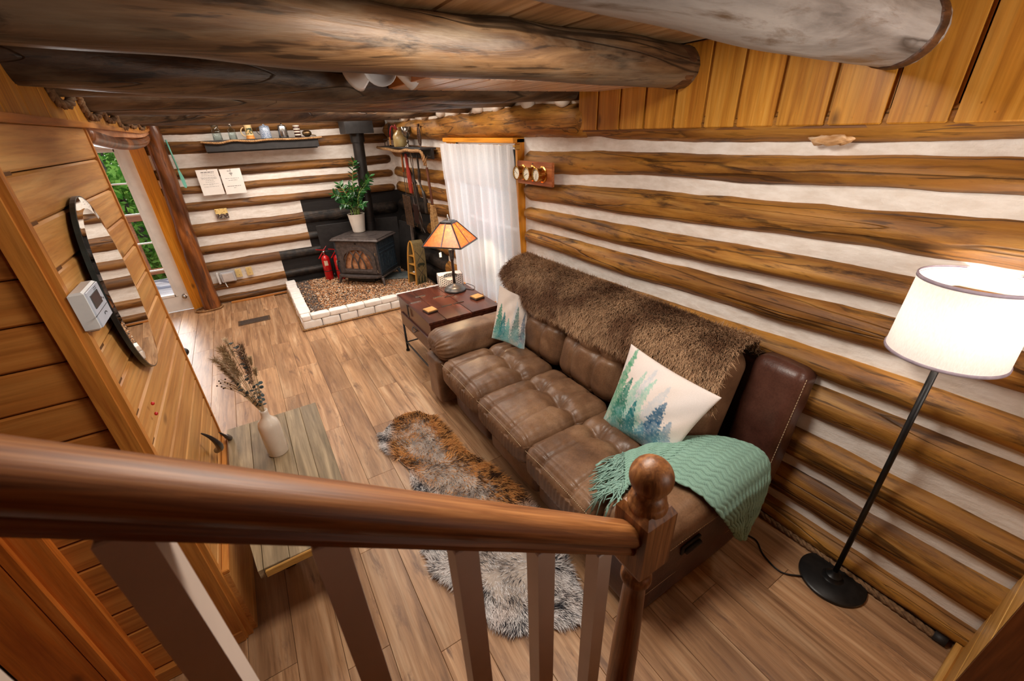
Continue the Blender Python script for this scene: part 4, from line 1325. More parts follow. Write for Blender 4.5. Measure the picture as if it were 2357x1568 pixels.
fr.build('shade_frame', PEW, tl_)
MB().lathe([(.012, 0), (.016, .004), (.010, .010), (.012, .016), (.002, .055)], (lx, ly, ZS1 + .015), 14).build('finial', STEEL, tl_, True)
BULB = newmat('bulb_glow'); BULB[3].inputs['Emission Color'].default_value = (1, .72, .38, 1); BULB[3].inputs['Emission Strength'].default_value = 25
MB().ball((lx, ly, 1.16), (.026, .026, .034), 14, 10).build('bulb', BULB[0], tl_, True)
lamp('POINT', 'table_lamp_light', (lx - .045, ly - .03, 1.165), 15, (1.0, .80, .48), .03)
MB().box((lx - .09, ly + .06, .98), (.022, .004, .045)).build('pull_tag', WHITE_PLASTIC, tl_)
MB().tube([(lx - .03, ly + .02, 1.06), (lx - .08, ly + .055, 1.05), (lx - .09, ly + .06, 1.0)], .0018, 5).build('pull_cord', BLACK_METAL, tl_)
cp = smooth_path([(lx + .10, ly - .03, ZT + .004), (lx + .15, ly - .10, ZT + .004), (lx + .20, ly - .02, ZT + .004), (1.727, ly + .10, ZT + .004), (1.74, ly + .12, .55), (1.75, ly + .12, .3), (1.76, ly + .15, .01)], 6)
MB().tube(cp, .003, 6).build('cord', BLACK_METAL, tl_, True)

# ---- tissue box with dashes
tq = thing('tissue_box', 'white tissue box with black dashes behind the table lamp', 'box', (1.60, 3.86, ZT))
DASH = newmat('dash_print')
m, N, L, P = DASH
tc = N.new('ShaderNodeTexCoord'); sp = N.new('ShaderNodeSeparateXYZ'); L.new(tc.outputs['Object'], sp.inputs[0])
sxy = math_n(N, L, 'ADD', sp.outputs[0], sp.outputs[1])
def dashes(h, v):
    r_ = math_n(N, L, 'DIVIDE', v, .022); col_ = math_n(N, L, 'DIVIDE', h, .0135)
    even = math_n(N, L, 'MULTIPLY', math_n(N, L, 'MODULO', math_n(N, L, 'FLOOR', col_), 2.0), .5)
    fv = math_n(N, L, 'FRACT', math_n(N, L, 'ADD', r_, even)); fh = math_n(N, L, 'FRACT', col_)
    return math_n(N, L, 'MULTIPLY', math_n(N, L, 'LESS_THAN', fv, .58), math_n(N, L, 'LESS_THAN', fh, .42))
L.new(mixc(N, L, dashes(math_n(N, L, 'ADD', sxy, 5.0), math_n(N, L, 'ADD', sp.outputs[2], 5.0)), S(240, 236, 232), S(44, 40, 40)), P.inputs['Base Color'])
P.inputs['Roughness'].default_value = .6
q = Matrix.Rotation(math.radians(-14), 4, 'Z'); T0 = Matrix.Translation((1.60, 3.86, ZT)) @ q
bx, by, bz = .125, .06, .115
mb = MB()
# front with a scooped opening, top open towards it
W = bx
sc = [(-W, 0), (W, 0), (W, bz)] + [(.07 * math.cos(a), bz - .055 * math.sin(a)) for a in np.linspace(0, PI, 13)] + [(-W, bz)]
mb.prism(sc, 1, -by, -by + .003)
mb.prism([(-W, 0), (W, 0), (W, bz), (-W, bz)], 1, by - .003, by)
mb.box((-W + .0015, 0, bz / 2), (.003, 2 * by, bz)); mb.box((W - .0015, 0, bz / 2), (.003, 2 * by, bz)); mb.box((0, 0, .0015), (2 * W, 2 * by, .003))
top = [(-W, -by), (-.07, -by)] + [(-.07 * math.cos(a), -by + .07 * math.sin(a)) for a in np.linspace(0.05, PI - .05, 13)] + [(.07, -by), (W, -by), (W, by), (-W, by)]
mb.prism(top, 2, bz - .003, bz)
o = mb.build('carton', m, tq, xf=T0)
TISS = plain('tissue', S(244, 242, 238), S(232, 228, 224), 14, .9)
MB().box((0, .004, .035), (.20, .10, .06), ch=.01).build('tissue', TISS, tq, xf=T0)

# ---- coasters
CO = wood('coaster_wood', S(150, 98, 46), S(206, 156, 92), S(226, 184, 122), 0, grain=70, along=14, rough=.5, tone=.03, streak=.4, bump=.1)[0]
CS = plain('coaster_rim', S(70, 48, 40), S(48, 32, 26), 16, .4)
def coasters(x, y, rz_, label):
    t = thing('coaster_stack', label, 'coaster', (x, y, ZT), 'wooden coasters on the trunk table')
    T = Matrix.Translation((x, y, ZT)) @ Matrix.Rotation(rz_, 4, 'Z')
    MB().box((0, 0, .007), (.10, .10, .012), ch=.002).build('tray', CS, t, xf=T)
    MB().box((0, 0, .019), (.094, .094, .013), ch=.007).build('coaster', CO, t, xf=T)
coasters(1.148, 3.295, math.radians(8), 'square wooden coaster stack near the front corner of the trunk table')
coasters(1.633, 3.33, math.radians(10), 'square wooden coaster stack at the back of the trunk table near the sofa')

# ------------------------------------------------------------------ hearth
he = thing('hearth', 'white painted brick hearth curb filled with pea gravel in the corner', 'hearth', (1.2, 5.9, 0))
WBR = plain('painted_brick', S(248, 244, 240), S(236, 230, 224), 14, .7, bump=.25)
def wav(mb, am, sd):
    mb.v = [(p[0] + am * fb(p[0] * 16 + sd, p[1] * 16, p[2] * 16), p[1] + am * fb(p[1] * 16, p[2] * 16 + sd, p[0] * 16), p[2] + am * fb(p[2] * 16, p[0] * 16, p[1] * 16 + sd)) for p in mb.v]
    return mb
def brick_shape(sx, sy, sz, sd):
    c = cushion((sx / 2, sy / 2, sz / 2), .012, 6, lambda p, n: .006 * fb(p.x * 18 + sd, p.y * 18, p.z * 18))
    return c
k = 0
for z, hh in ((.055, .108), (.143, .062)):
    y = 5.10 + (.0 if z < .1 else .10)
    for j in range(8):
        y2 = min(6.66, y + .208)
        if y2 - y > .05: brick_shape(.125, y2 - y - .006, hh, k).build('brick', WBR, he, True, weld=True, xf=Matrix.Translation((.275 + .01 * fb(k * .7, 0, 0), (y + y2) / 2, z)))
        y = y2; k += 1
    x = .215 + (0 if z < .1 else .0)
    first_ = .21 if z < .1 else .105
    for j in range(9):
        x2 = min(1.96, x + (first_ if j == 0 else .208))
        if x2 - x > .05: brick_shape(x2 - x - .006, .11, hh, k + 50).build('brick', WBR, he, True, weld=True, xf=Matrix.Translation(((x + x2) / 2, 5.115 + .008 * fb(k * .9, 3, 0), z)))
        x = x2; k += 1
GR_B = plain('gravel_bed', S(130, 100, 76), S(90, 76, 66), 60, .9, bump=.4)
MB().box((1.17, 5.93, .06), (1.62, 1.50, .10)).build('gravel_bed', GR_B, he)
PEB = vcol('pebble_mat', .7)
r = np.random.RandomState(2); NP_ = 11000
octa = np.array([(1, 0, 0), (-1, 0, 0), (0, 1, 0), (0, -1, 0), (0, 0, 1), (0, 0, -1)], float)
of = [(0, 2, 4), (2, 1, 4), (1, 3, 4), (3, 0, 4), (2, 0, 5), (1, 2, 5), (3, 1, 5), (0, 3, 5)]
px = r.uniform(.35, 1.97, NP_); py = r.uniform(5.18, 6.66, NP_); pz = .112 + .012 * r.rand(NP_) + .012 * np.array([fb(a * 3, b * 3, 1) for a, b in zip(px, py)])
sz = r.uniform(.007, .0135, (NP_, 1)) * r.uniform(.7, 1.3, (NP_, 3)); sz[:, 2] *= .7
ang = r.uniform(0, PI, NP_)
V = octa[None] * sz[:, None, :]
X_ = V[..., 0] * np.cos(ang)[:, None] - V[..., 1] * np.sin(ang)[:, None]; Y_ = V[..., 0] * np.sin(ang)[:, None] + V[..., 1] * np.cos(ang)[:, None]
V = np.stack([X_ + px[:, None], Y_ + py[:, None], V[..., 2] + pz[:, None]], -1).reshape(-1, 3)
F = (np.array(of)[None] + (np.arange(NP_) * 6)[:, None, None]).reshape(-1, 3)
pal = np.array([lin(206, 158, 116), lin(186, 130, 88), lin(222, 186, 150), lin(150, 106, 76), lin(128, 116, 108), lin(232, 214, 194), lin(92, 84, 80)])
edge = (px < .50) | ((py < 5.26))
ci = r.choice(7, NP_, p=[.27, .22, .18, .13, .08, .08, .04]); ci2 = r.choice([4, 6, 6, 4, 3], NP_)
ci = np.where(edge & (r.rand(NP_) < .75), ci2, ci)
cc = np.repeat(pal[ci], 6, 0)
me_ = MB(); me_.v = V.tolist(); me_.f = F.tolist()
o = me_.build('gravel', PEB, he, True, cols=cc); o['kind'] = 'stuff'
SLATE = plain('slate_slab', S(112, 118, 118), S(84, 90, 90), 14, .7, bump=.3)
MB().box((0, 0, 0), (.60, .30, .03), ch=.008).build('stone_slab', SLATE, he, xf=Matrix.Translation((1.72, 6.0, .128)) @ Matrix.Rotation(math.radians(-30), 4, 'Z'))
mb = MB(); rope(mb, [(.205, 6.70, .014), (.205, 5.9, .014), (.205, 5.045, .014), (.9, 5.045, .014), (1.6, 5.045, .014), (1.97, 5.045, .014)], .014, step=6)
tag(mb.build('hearth_rope', ROPE, None, True), 'tan twisted rope laid along the foot of the white hearth curb', 'rope')

# ---- heat shield boards behind the stove
hs = thing('heat_shield', 'black metal heat shield panels standing behind the wood stove', 'panel', (1.6, 6.4, .11))
MB().box((1.10, 6.60, .50), (.62, .022, .78), ch=.004).build('panel', BLACK_PAINT, hs, xf=Matrix.Translation((0, 0, 0)))
MB().box((0, 0, 0), (.62, .022, .78), ch=.004).build('panel', BLACK_PAINT, hs, xf=Matrix.Translation((1.63, 6.56, .50)) @ Matrix.Rotation(math.radians(-14), 4, 'Z'))
sp_ = MB().box((0, 0, 0), (.46, .026, .74), ch=.004)
sp_.build('panel', BLACK_PAINT, hs, xf=Matrix.Translation((1.93, 6.18, .48)) @ Matrix.Rotation(math.radians(-82), 4, 'Z') @ Matrix.Rotation(math.radians(-7), 4, 'X'))
MB().box((0, 0, 0), (.03, .034, .78), ch=.003).build('edge_board', plain('grey_edge', S(120, 104, 94), S(92, 78, 70), 20, .7), hs, xf=Matrix.Translation((1.945, 5.94, .49)) @ Matrix.Rotation(math.radians(-5), 4, 'X') @ Matrix.Rotation(math.radians(4), 4, 'Y'))

# ---- wood stove (modelled facing -y, then turned)
sv = thing('wood_stove', 'black cast iron wood stove with arched glass door and tall stove pipe', 'stove', (1.315, 6.155, .12))
RS = Matrix.Translation((1.315, 6.155, .118)) @ Matrix.Rotation(math.radians(-45), 4, 'Z')
W2, D2 = .335, .235
b0, b1 = .13, .60
mb = MB()
for (c, s_) in (((0, D2 - .012, (b0 + b1) / 2), (2 * W2, .024, b1 - b0)), ((0, 0, b0 + .012), (2 * W2, 2 * D2, .024)), ((0, -.06, (b0 + b1) / 2), (2 * W2 - .05, .01, b1 - b0))):
    mb.box(c, s_)
mb.build('firebox', IRON, sv, xf=RS)
for sx in (-1, 1):
    mb = MB().box((sx * (W2 - .012), 0, (b0 + b1) / 2), (.024, 2 * D2, b1 - b0), ch=.004)
    for i in range(8): mb.box((sx * (W2 + .003), -.165 + .047 * i, .31), (.010, .012, .22), ch=.003)
    mb.box((sx * (W2 + .004), 0, .455), (.012, .42, .014), ch=.003); mb.box((sx * (W2 + .004), 0, .51), (.012, .42, .014), ch=.003); mb.box((sx * (W2 + .004), 0, .185), (.012, .42, .014), ch=.003)
    mb.build('side_plate', IRON_BLUE, sv, xf=RS)
mb = MB()
for hh, z in ((0, .60),): pass
tv = []
for ins, z in ((.0, .600), (-.030, .612), (-.034, .622), (-.012, .640), (-.010, .648), (.012, .655)):
    tv += [(sx * (W2 - ins), sy * (D2 - ins), z) for sx, sy in ((-1, -1), (1, -1), (1, 1), (-1, 1))]
tf = [(3, 2, 1, 0), (20, 21, 22, 23)] + [(4 * i + j, 4 * i + (j + 1) % 4, 4 * i + 4 + (j + 1) % 4, 4 * i + 4 + j) for i in range(5) for j in range(4)]
mb.add(tv, tf)
mb.lathe([(.20, .655), (.20, .659), (.19, .659), (.19, .656)], (0, -.01, 0), 40, Matrix.Diagonal((1, .75, 1)), cap=False)
mb.build('top_plate', IRON, sv, xf=RS)
# front frame with arch opening
def arch(hw, z0, zs, rise, n=21):
    return [(-hw, z0), (hw, z0), (hw, zs)] + [(hw * math.cos(a), zs + rise * math.sin(a)) for a in np.linspace(.04, PI - .04, n)] + [(-hw, zs)]
def ring_plate(outer, inner, y0, y1):
    """plate with an opening; outer and inner have the same count"""
    mb = MB(); n = len(outer)
    v = [(p[0], y0, p[1]) for p in outer] + [(p[0], y0, p[1]) for p in inner] + [(p[0], y1, p[1]) for p in outer] + [(p[0], y1, p[1]) for p in inner]
    f = []
    for i in range(n):
        j = (i + 1) % n
        f += [(i, j, n + j, n + i), (2 * n + i, 3 * n + i, 3 * n + j, 2 * n + j), (n + i, n + j, 3 * n + j, 3 * n + i), (i, 2 * n + i, 2 * n + j, j)]
    return mb.add(v, f)
inn = arch(.262, .175, .36, .175)
out = []
for p in inn:   # project the arch on the rectangle of the front plate
    dx, dz = p[0], p[1] - .36
    kx = (W2 - .005) / abs(dx) if abs(dx) > 1e-6 else 1e9
    kz = ((.598 - .36) if dz > 0 else (.36 - .132)) / abs(dz) if abs(dz) > 1e-6 else 1e9
    q_ = min(kx, kz); out.append((dx * q_, .36 + dz * q_))
ring_plate(out, inn, -D2 - .0, -D2 + .024).build('front_plate', IRON, sv, xf=RS, fix=True)
dr_out = arch(.272, .168, .36, .185); dr_in = arch(.215, .225, .345, .150)
do = ring_plate(dr_out, dr_in, -D2 - .022, -D2 - .002).build('door', IRON, sv, xf=RS, fix=True)
mb = MB()
def arc2(cx_, hw, z0, zs, rise, a0=0, a1=PI):
    q = [(cx_ + hw * math.cos(a), -D2 - .020, zs + rise * math.sin(a)) for a in np.linspace(a0, a1, 15)]
    return q
# three overlapping gothic tracery arches
for c_ in (-.105, 0, .105):
    for s_ in (-1, 1):
        q = []
        for t in np.linspace(0, 1, 13):
            x = c_ + s_ * .105 * (1 - t) ** 1.0 * (1 + .35 * t); zz = .225 + .05 + .205 * t ** .75
            if abs(x) < .213 and zz < .345 + .150 * math.sqrt(max(0, 1 - (x / .215) ** 2)) + .004: q.append((x, -D2 - .016, zz))
        if len(q) > 1: mb.tube(q, .008, 6)
for x in (-.105, 0, .105): mb.bar((x, -D2 - .014, .222), (x, -D2 - .014, .285), .016)
mb.build('tracery', IRON, do, xf=RS)
m, N, L, P = newmat('stove_glass')
nf = noise_n(N, L, coords(N, L, (1, 1, 1), False), 9, 4, .6, 1.0)
L.new(ramp(N, L, nf, [(.35, S(110, 66, 40)), (.6, S(190, 132, 92)), (.75, S(226, 176, 130))]), P.inputs['Base Color'])
P.inputs['Roughness'].default_value = .12; P.inputs['Specular IOR Level'].default_value = .8
L.new(bump_n(N, L, nf, .4, .02), P.inputs['Normal'])
MB().prism(arch(.222, .22, .345, .155), 1, -D2 + .004, -D2 + .010).build('glass', m, do, xf=RS, fix=True)
mb = MB().box((0, -D2 - .020, .195), (.40, .012, .028), ch=.004); mb.build('door_bar', IRON, do, xf=RS)
for z in (.44, .20): MB().tube([(.285, -D2 - .016, z - .02), (.285, -D2 - .016, z + .02)], .009, 8).build('hinge', STEEL, do, xf=RS)
mb = MB().tube([(-.285, -D2 - .02, .33), (-.30, -D2 - .05, .335), (-.30, -D2 - .055, .26), (-.295, -D2 - .06, .22)], .008, 8); mb.build('door_handle', BLACK_METAL, do, True, xf=RS)
mb = MB(); MB().box((.0, -D2 - .004, .578), (.02, .01, .02)).build('latch', BLACK_METAL, sv, xf=RS)
al = [(-.33, -.235), (.33, -.235), (.30, -.30), (.16, -.33), (0, -.338), (-.16, -.33), (-.30, -.30)]
MB().prism(al, 2, .118, .142).build('ash_lip', IRON, sv, xf=RS, fix=True)
MB().box((0, 0, .12), (.70, .50, .02), ch=.004).build('base_plate', IRON, sv, xf=RS)
MB().box((-.02, -.14, .075), (.42, .16, .085), ch=.006).build('ash_box', BLACK_METAL, sv, xf=RS)
for sx in (-1, 1):
    for sy in (-1, 1):
        MB().tube([(sx * (W2 - .03), sy * (D2 - .03), .125), (sx * (W2 + .005), sy * (D2 + .005), .08), (sx * (W2 + .012), sy * (D2 + .012), .03), (sx * (W2 + .03), sy * (D2 + .03), .0)], [.03, .024, .015, .018], 8).build('leg', IRON if sy < 0 else IRON_BLUE, sv, True, xf=RS)
PIPE = plain('pipe_black', S(46, 42, 40), S(34, 31, 30), 14, .42, .4)
bx_, by_ = 1.495, 6.42
pp = MB()
for (r_, z0, z1) in ((.078, .77, .98), (.083, .86, .885), (.075, .98, 1.98), (.092, 1.93, 2.045)):
    mb2 = MB().lathe([(r_, z0), (r_, z1)], (0, 0, 0), 28)
    mb2.v = [(p[0] + bx_ + .05 * (p[2] - .77) / 1.25, p[1] + by_, p[2]) for p in mb2.v]
    pp.add(mb2.v, mb2.f)
pp.build('stove_pipe', PIPE, sv, True, auto=40)
MB().box((bx_ + .055, by_ - .0, 2.15), (.36, .36, .23), ch=.004).build('flue_box', BLACK_PAINT, sv)

# ---- fire extinguishers
def extinguisher(x, y, label):
    t = thing('fire_extinguisher', label, 'extinguisher', (x, y, .118), 'fire extinguishers by the stove')
    z0 = .118
    MB().lathe([(.001, 0), (.052, 0), (.058, .01), (.058, .30), (.052, .335), (.030, .36), (.020, .366)], (x, y, z0), 28).build('cylinder', RED, t, True)
    MB().lathe([(.0585, .135), (.0595, .137), (.0595, .143), (.0585, .145)], (x, y, z0), 28, cap=False).build('strap', BLACK_PAINT, t, True)
    mb = MB()
    a0 = math.atan2(-1, -.05)
    pl = [(x + .0588 * math.cos(a), y + .0588 * math.sin(a)) for a in np.linspace(a0 - .55, a0 + .30, 8)]
    mb.add([(p[0], p[1], z0 + .225) for p in pl] + [(p[0], p[1], z0 + .295) for p in pl], [(i, i + 1, i + 9, i + 8) for i in range(7)])
    mb.build('paper_label', plain('label_print', S(240, 220, 190), S(170, 120, 100), 90, .6), t)
    MB().lathe([(.018, .36), (.018, .40), (.024, .405), (.024, .425), (.012, .43)], (x, y, z0), 16).build('valve', STEEL, t, True)
    mb = MB().bar((x + .02, y, z0 + .435), (x - .10, y - .01, z0 + .465), .024, .008); mb.bar((x - .01, y, z0 + .42), (x - .085, y - .01, z0 + .33), .020, .008)
    mb.tube([(x + .0, y, z0 + .44), (x + .05, y, z0 + .49)], .004, 6)
    mb.build('lever', RED, t)
    hz = smooth_path([(x + .02, y, z0 + .415), (x + .08, y - .01, z0 + .41), (x + .115, y - .02, z0 + .34), (x + .10, y - .03, z0 + .22), (x + .075, y - .03, z0 + .15), (x + .075, y - .03, z0 + .09)], 6)
    mb = MB().tube(hz, .008, 8); mb.tube([hz[-1], Vector(hz[-1]) - Vector((0, 0, .06))], [.012, .016], 10)
    mb.build('hose', BLACK_METAL, t, True)
    return t
extinguisher(.80, 6.52, 'red fire extinguisher with hose standing left of the wood stove')
extinguisher(.955, 6.44, 'red fire extinguisher half hidden behind the wood stove door')

# ---- potted plant on the stove
ppx, ppy, pz0 = 1.315, 6.345, .777
pl = thing('potted_plant', 'green zamioculcas plant in a ribbed white pot on the wood stove', 'plant', (ppx, ppy, pz0))
prof_ = [(.001, 0), (.078, 0), (.082, .006)]
for i in range(15): prof_ += [(.083 + .032 * i / 15, .012 + .0155 * i), (.0855 + .032 * i / 15, .020 + .0155 * i)]
prof_ += [(.118, .252), (.110, .252), (.105, .235), (.001, .235)]
MB().lathe(prof_, (ppx, ppy, pz0), 40).build('pot', plain('pot_white', S(236, 228, 216), S(226, 216, 204), 8, .5), pl, True, auto=50)
MB().lathe([(.001, .238), (.104, .238)], (ppx, ppy, pz0), 24).build('soil', plain('soil', S(58, 42, 32), S(36, 26, 20), 60, .95), pl)
LEAF = plain('zz_leaf', S(52, 112, 44), S(26, 74, 30), 12, .28, spec=.6)
LEAF2 = plain('zz_leaf_dark', S(34, 82, 34), S(18, 56, 24), 12, .28, spec=.6)
STEMM = plain('zz_stem', S(150, 176, 92), S(116, 146, 64), 20, .45)
lf = MB()
ln, lw = .088, .021
lv = []
for i in range(7):
    t = i / 6; w = lw * math.sin(PI * min(1, t * .93 + .05)) ** .8
    lv += [(ln * t, -w, .004 - .012 * t * t), (ln * t, 0, -.003 - .012 * t * t), (ln * t, w, .004 - .012 * t * t)]
lfaces = [q for i in range(6) for q in ((3 * i, 3 * i + 1, 3 * i + 4, 3 * i + 3), (3 * i + 1, 3 * i + 2, 3 * i + 5, 3 * i + 4))]
leaf_me = [None, None]
rp = random.Random(5)
STEMS = [((-.06, -.01), (-.13, .05, .62), 15), ((-.05, .02), (-.24, -.02, .52), 17), ((-.02, -.03), (-.19, -.10, .40), 14), ((0, 0), (-.03, -.05, .46), 15), ((.02, .02), (.10, .0, .90), 19),
         ((.03, -.02), (.20, -.12, .62), 17), ((.05, .01), (.27, -.04, .70), 18), ((.04, .03), (.24, .10, .54), 15), ((.02, -.04), (.09, -.16, .36), 12), ((-.02, .04), (.02, .10, .58), 15)]
for si, (b, e, nl) in enumerate(STEMS):
    p0 = Vector((ppx + b[0], ppy + b[1], pz0 + .235)); p3 = Vector((ppx + e[0], ppy + e[1], pz0 + e[2] + .02))
    mid = p0.lerp(p3, .5) + Vector((-e[0] * .22, -e[1] * .22, .05))
    P = smooth_path([p0, mid, p3], 8)
    so = MB().tube(P, [.008 - .006 * i / (len(P) - 1) for i in range(len(P))], 7).build('stem', STEMM, pl, True)
    for k in range(nl):
        t = .30 + .70 * k / (nl - 1)
        i = min(len(P) - 2, int(t * (len(P) - 1))); q = P[i].lerp(P[i + 1], t * (len(P) - 1) - i)
        tg = (P[i + 1] - P[i]).normalized()
        side = 1 if k % 2 else -1
        ref = tg.cross(Vector((.3, -1, .25))).normalized()
        dirv = (ref * side * .8 + tg * (.55 if k < nl - 1 else 2) + Vector((rp.uniform(-.25, .25), rp.uniform(-.35, .1), rp.uniform(-.2, .2)))).normalized()
        up = Vector((rp.uniform(-.3, .3), -.5, .8)); yv = up.cross(dirv).normalized(); zv = dirv.cross(yv)
        s_ = (.85 + .3 * rp.random()) * (1.0 - .35 * max(0, t - .75))
        mi = rp.randrange(2)
        if leaf_me[mi] is None:
            lo = MB().add(lv, lfaces); o = lo.build('leaf', (LEAF, LEAF2)[mi], so, True)
            for vtx, c in zip(o.data.vertices, lv): vtx.co = c
            leaf_me[mi] = o.data
        else:
            o = link(bpy.data.objects.new('leaf', leaf_me[mi]), so)
        M = Matrix((dirv, yv, zv)).transposed().to_4x4() @ Matrix.Diagonal((s_, s_, s_, 1))
        M.translation = q - world_loc(so)
        o.matrix_local = M
# ------------------------------------------------------------------ back wall shelf and what stands on it
SHB = 2.022
sh = thing('back_shelf', 'black wall shelf with twisted rope edge on the back log wall', 'shelf', (.44, 6.60, 1.90))
MB().box((.44, 6.60, SHB - .010), (1.33, .19, .02), ch=.003).build('board', BLACK_PAINT, sh)
MB().box((.43, 6.675, 1.945), (1.26, .03, .12), ch=.004).build('back_rail', BLACK_PAINT, sh)
MB().box((.43, 6.53, 1.95), (1.26, .02, .10), ch=.004).build('apron', BLACK_PAINT, sh)
mb = MB(); rope(mb, smooth_path([(-.23, 6.498, 2.01), (-.05, 6.498, 1.992), (.10, 6.498, 2.012), (.30, 6.498, 1.998), (.50, 6.498, 2.008), (.75, 6.498, 2.002), (1.0, 6.498, 2.006), (1.11, 6.498, 2.01)], 6), .013, step=6)
mb.build('rope_edge', ROPE, sh, True)
CLEAR = newmat('jar_glass')
m, N, L, P = CLEAR; N.remove(P)
tr = N.new('ShaderNodeBsdfTransparent'); tr.inputs['Color'].default_value = (.82, .90, .90, 1); gl = N.new('ShaderNodeBsdfGlossy'); gl.inputs['Roughness'].default_value = .05
lw_ = N.new('ShaderNodeLayerWeight'); lw_.inputs['Blend'].default_value = .35
mx = N.new('ShaderNodeMixShader'); L.new(lw_.outputs['Facing'], mx.inputs[0]); L.new(tr.outputs[0], mx.inputs[1]); L.new(gl.outputs[0], mx.inputs[2])
L.new(mx.outputs[0], N['Material Output'].inputs['Surface'])
def glassjar(x, r_, h, label, neck):
    t = thing('glass_jar', label, 'jar', (x, 6.60, SHB))
    p_ = [(.001, 0), (r_, .002), (r_, h * .62), (r_ * .95, h * .68), (neck, h * .8), (neck, h)]
    MB().lathe(p_, (x, 6.60, SHB), 20, cap=False).build('glass', CLEAR[0], t, True)
    return t
t = glassjar(-.045, .048, .15, 'clear glass jar at the left end of the back shelf', .036)
MB().lathe([(.038, .148), (.038, .16), (.001, .161)], (-.045, 6.60, SHB), 18).build('lid', plain('jar_lid', S(120, 110, 96), S(90, 80, 70), 20, .4, .6), t, True)
t = glassjar(.115, .042, .16, 'greenish glass bottle with narrow neck on the back shelf', .016)
MB().lathe([(.019, .155), (.019, .175), (.001, .176)], (.115, 6.60, SHB), 14).build('stopper', STEEL, t, True)
t = thing('beer_stein', 'cream pottery stein with green and brown bands on the back shelf', 'mug', (.30, 6.60, SHB))
m = vcol('stein_glaze', .3)
zz = np.linspace(0, .155, 26); prof_ = [(.001, 0)] + [(.046 - .008 * z / .155 + (.004 if z < .015 or z > .145 else 0), z) for z in zz] + [(.034, .155), (.032, .02)]
mb = MB().lathe(prof_, (.30, 6.60, SHB), 24)
cols = []
for p in mb.v:
    h = (p[2] - SHB) / .155; a = math.atan2(p[1] - 6.6, p[0] - .3)
    c = (218, 190, 140) if h > .8 or .28 < h < .34 else ((196, 128, 60) if h < .3 else (190, 160, 110))
    if .34 < h < .78 and fb(a * 2.0, h * 5, 3) > -.02: c = (52, 66, 48)
    cols.append(S(*c)[:3])
mb.build('body', m, t, True, cols=cols)
hd_ = [(.30 - .045 - .042 * math.sin(a), 6.60 - .01, SHB + .08 - .048 * math.cos(a)) for a in np.linspace(.1, PI - .1, 12)]
MB().tube(hd_, .006, 8).build('handle', plain('stein_cream', S(220, 190, 140), S(196, 160, 110), 12, .35), t, True)
t = thing('enamel_pot', 'blue grey speckled enamel coffee pot on the back shelf', 'pot', (.475, 6.60, SHB))
m, N, L, P = newmat('speckled_enamel')
vo = N.new('ShaderNodeTexVoronoi'); vo.inputs['Scale'].default_value = 130; L.new(coords(N, L, (1, 1, 1), False), vo.inputs['Vector'])
L.new(ramp(N, L, vo.outputs['Distance'], [(.32, S(210, 216, 224)), (.42, S(110, 124, 146))]), P.inputs['Base Color']); P.inputs['Roughness'].default_value = .22
MB().lathe([(.001, 0), (.062, 0), (.064, .008), (.058, .12), (.054, .128)], (.475, 6.60, SHB), 26).build('body', m, t, True)
MB().lathe([(.056, .127), (.050, .138), (.012, .146), (.012, .158), (.001, .162)], (.475, 6.60, SHB), 22).build('lid', m, t, True)
MB().tube([(.475 - .056 - .035 * math.sin(a), 6.585, SHB + .085 - .04 * math.cos(a)) for a in np.linspace(.1, PI - .1, 10)], .004, 6).build('handle', BLACK_METAL, t, True)
t = thing('steel_canister', 'polished steel canister with knob lid on the back shelf', 'canister', (.675, 6.60, SHB))
MB().lathe([(.001, 0), (.056, 0), (.058, .006), (.052, .128), (.049, .140), (.035, .143)], (.675, 6.60, SHB), 28).build('body', STEEL, t, True)
MB().lathe([(.034, .142), (.012, .150), (.012, .158), (.001, .166)], (.675, 6.60, SHB), 18).build('lid', STEEL, t, True)
t = thing('banded_tin', 'small dark tin with pale lettered bands on the back shelf', 'tin', (.842, 6.60, SHB))
MB().lathe([(.001, 0), (.039, 0), (.039, .135), (.036, .14), (.001, .14)], (.842, 6.60, SHB), 24).build('body', plain('tin_brown', S(92, 60, 48), S(70, 44, 36), 16, .35), t, True)
for z in (.02, .055, .085, .122):
    MB().lathe([(.0392, z), (.0398, z + .002), (.0398, z + .012), (.0392, z + .014)], (.842, 6.60, SHB), 24, cap=False).build('band', plain('tin_band', S(226, 214, 200), S(200, 186, 170), 60, .35) if z == .02 else MAT['tin_band'], t, True)
t = thing('brass_ladle', 'round tarnished brass ladle bowl lying at the right end of the back shelf', 'ladle', (.965, 6.60, SHB))
BR2 = plain('old_brass', S(140, 112, 76), S(96, 74, 50), 14, .3, .85)
MB().ball((.955, 6.60, SHB + .040), (.058, .048, .042), 20, 12).build('bowl', BR2, t, True)
MB().tube(smooth_path([(1.0, 6.60, SHB + .02), (1.03, 6.60, SHB + .016), (1.06, 6.60, SHB + .008)], 4), .007, 8).build('handle', BR2, t, True)

# ------------------------------------------------------------------ right wall shelf, its things and hanging tools
RS2 = 1.865
sh = thing('corner_shelf', 'black wall shelf with thick tan rope and iron pegs left of the curtain', 'shelf', (1.95, 5.7, 1.75))
MB().box((1.945, 5.74, RS2 - .010), (.19, 1.64, .02), ch=.003).build('board', BLACK_PAINT, sh)
MB().box((1.985, 5.42, 1.80), (.025, 1.05, .11), ch=.004).build('peg_rail', BLACK_PAINT, sh)
mb = MB(); rope(mb, smooth_path([(1.842, 6.60, 1.85), (1.842, 6.35, 1.838), (1.842, 6.1, 1.835), (1.842, 5.85, 1.82), (1.842, 5.6, 1.818), (1.842, 5.4, 1.838), (1.842, 5.2, 1.832), (1.842, 5.0, 1.838), (1.85, 4.91, 1.825), (1.86, 4.885, 1.77), (1.875, 4.89, 1.69)], 6), .019, step=6)
mb.build('rope_edge', ROPE, sh, True)
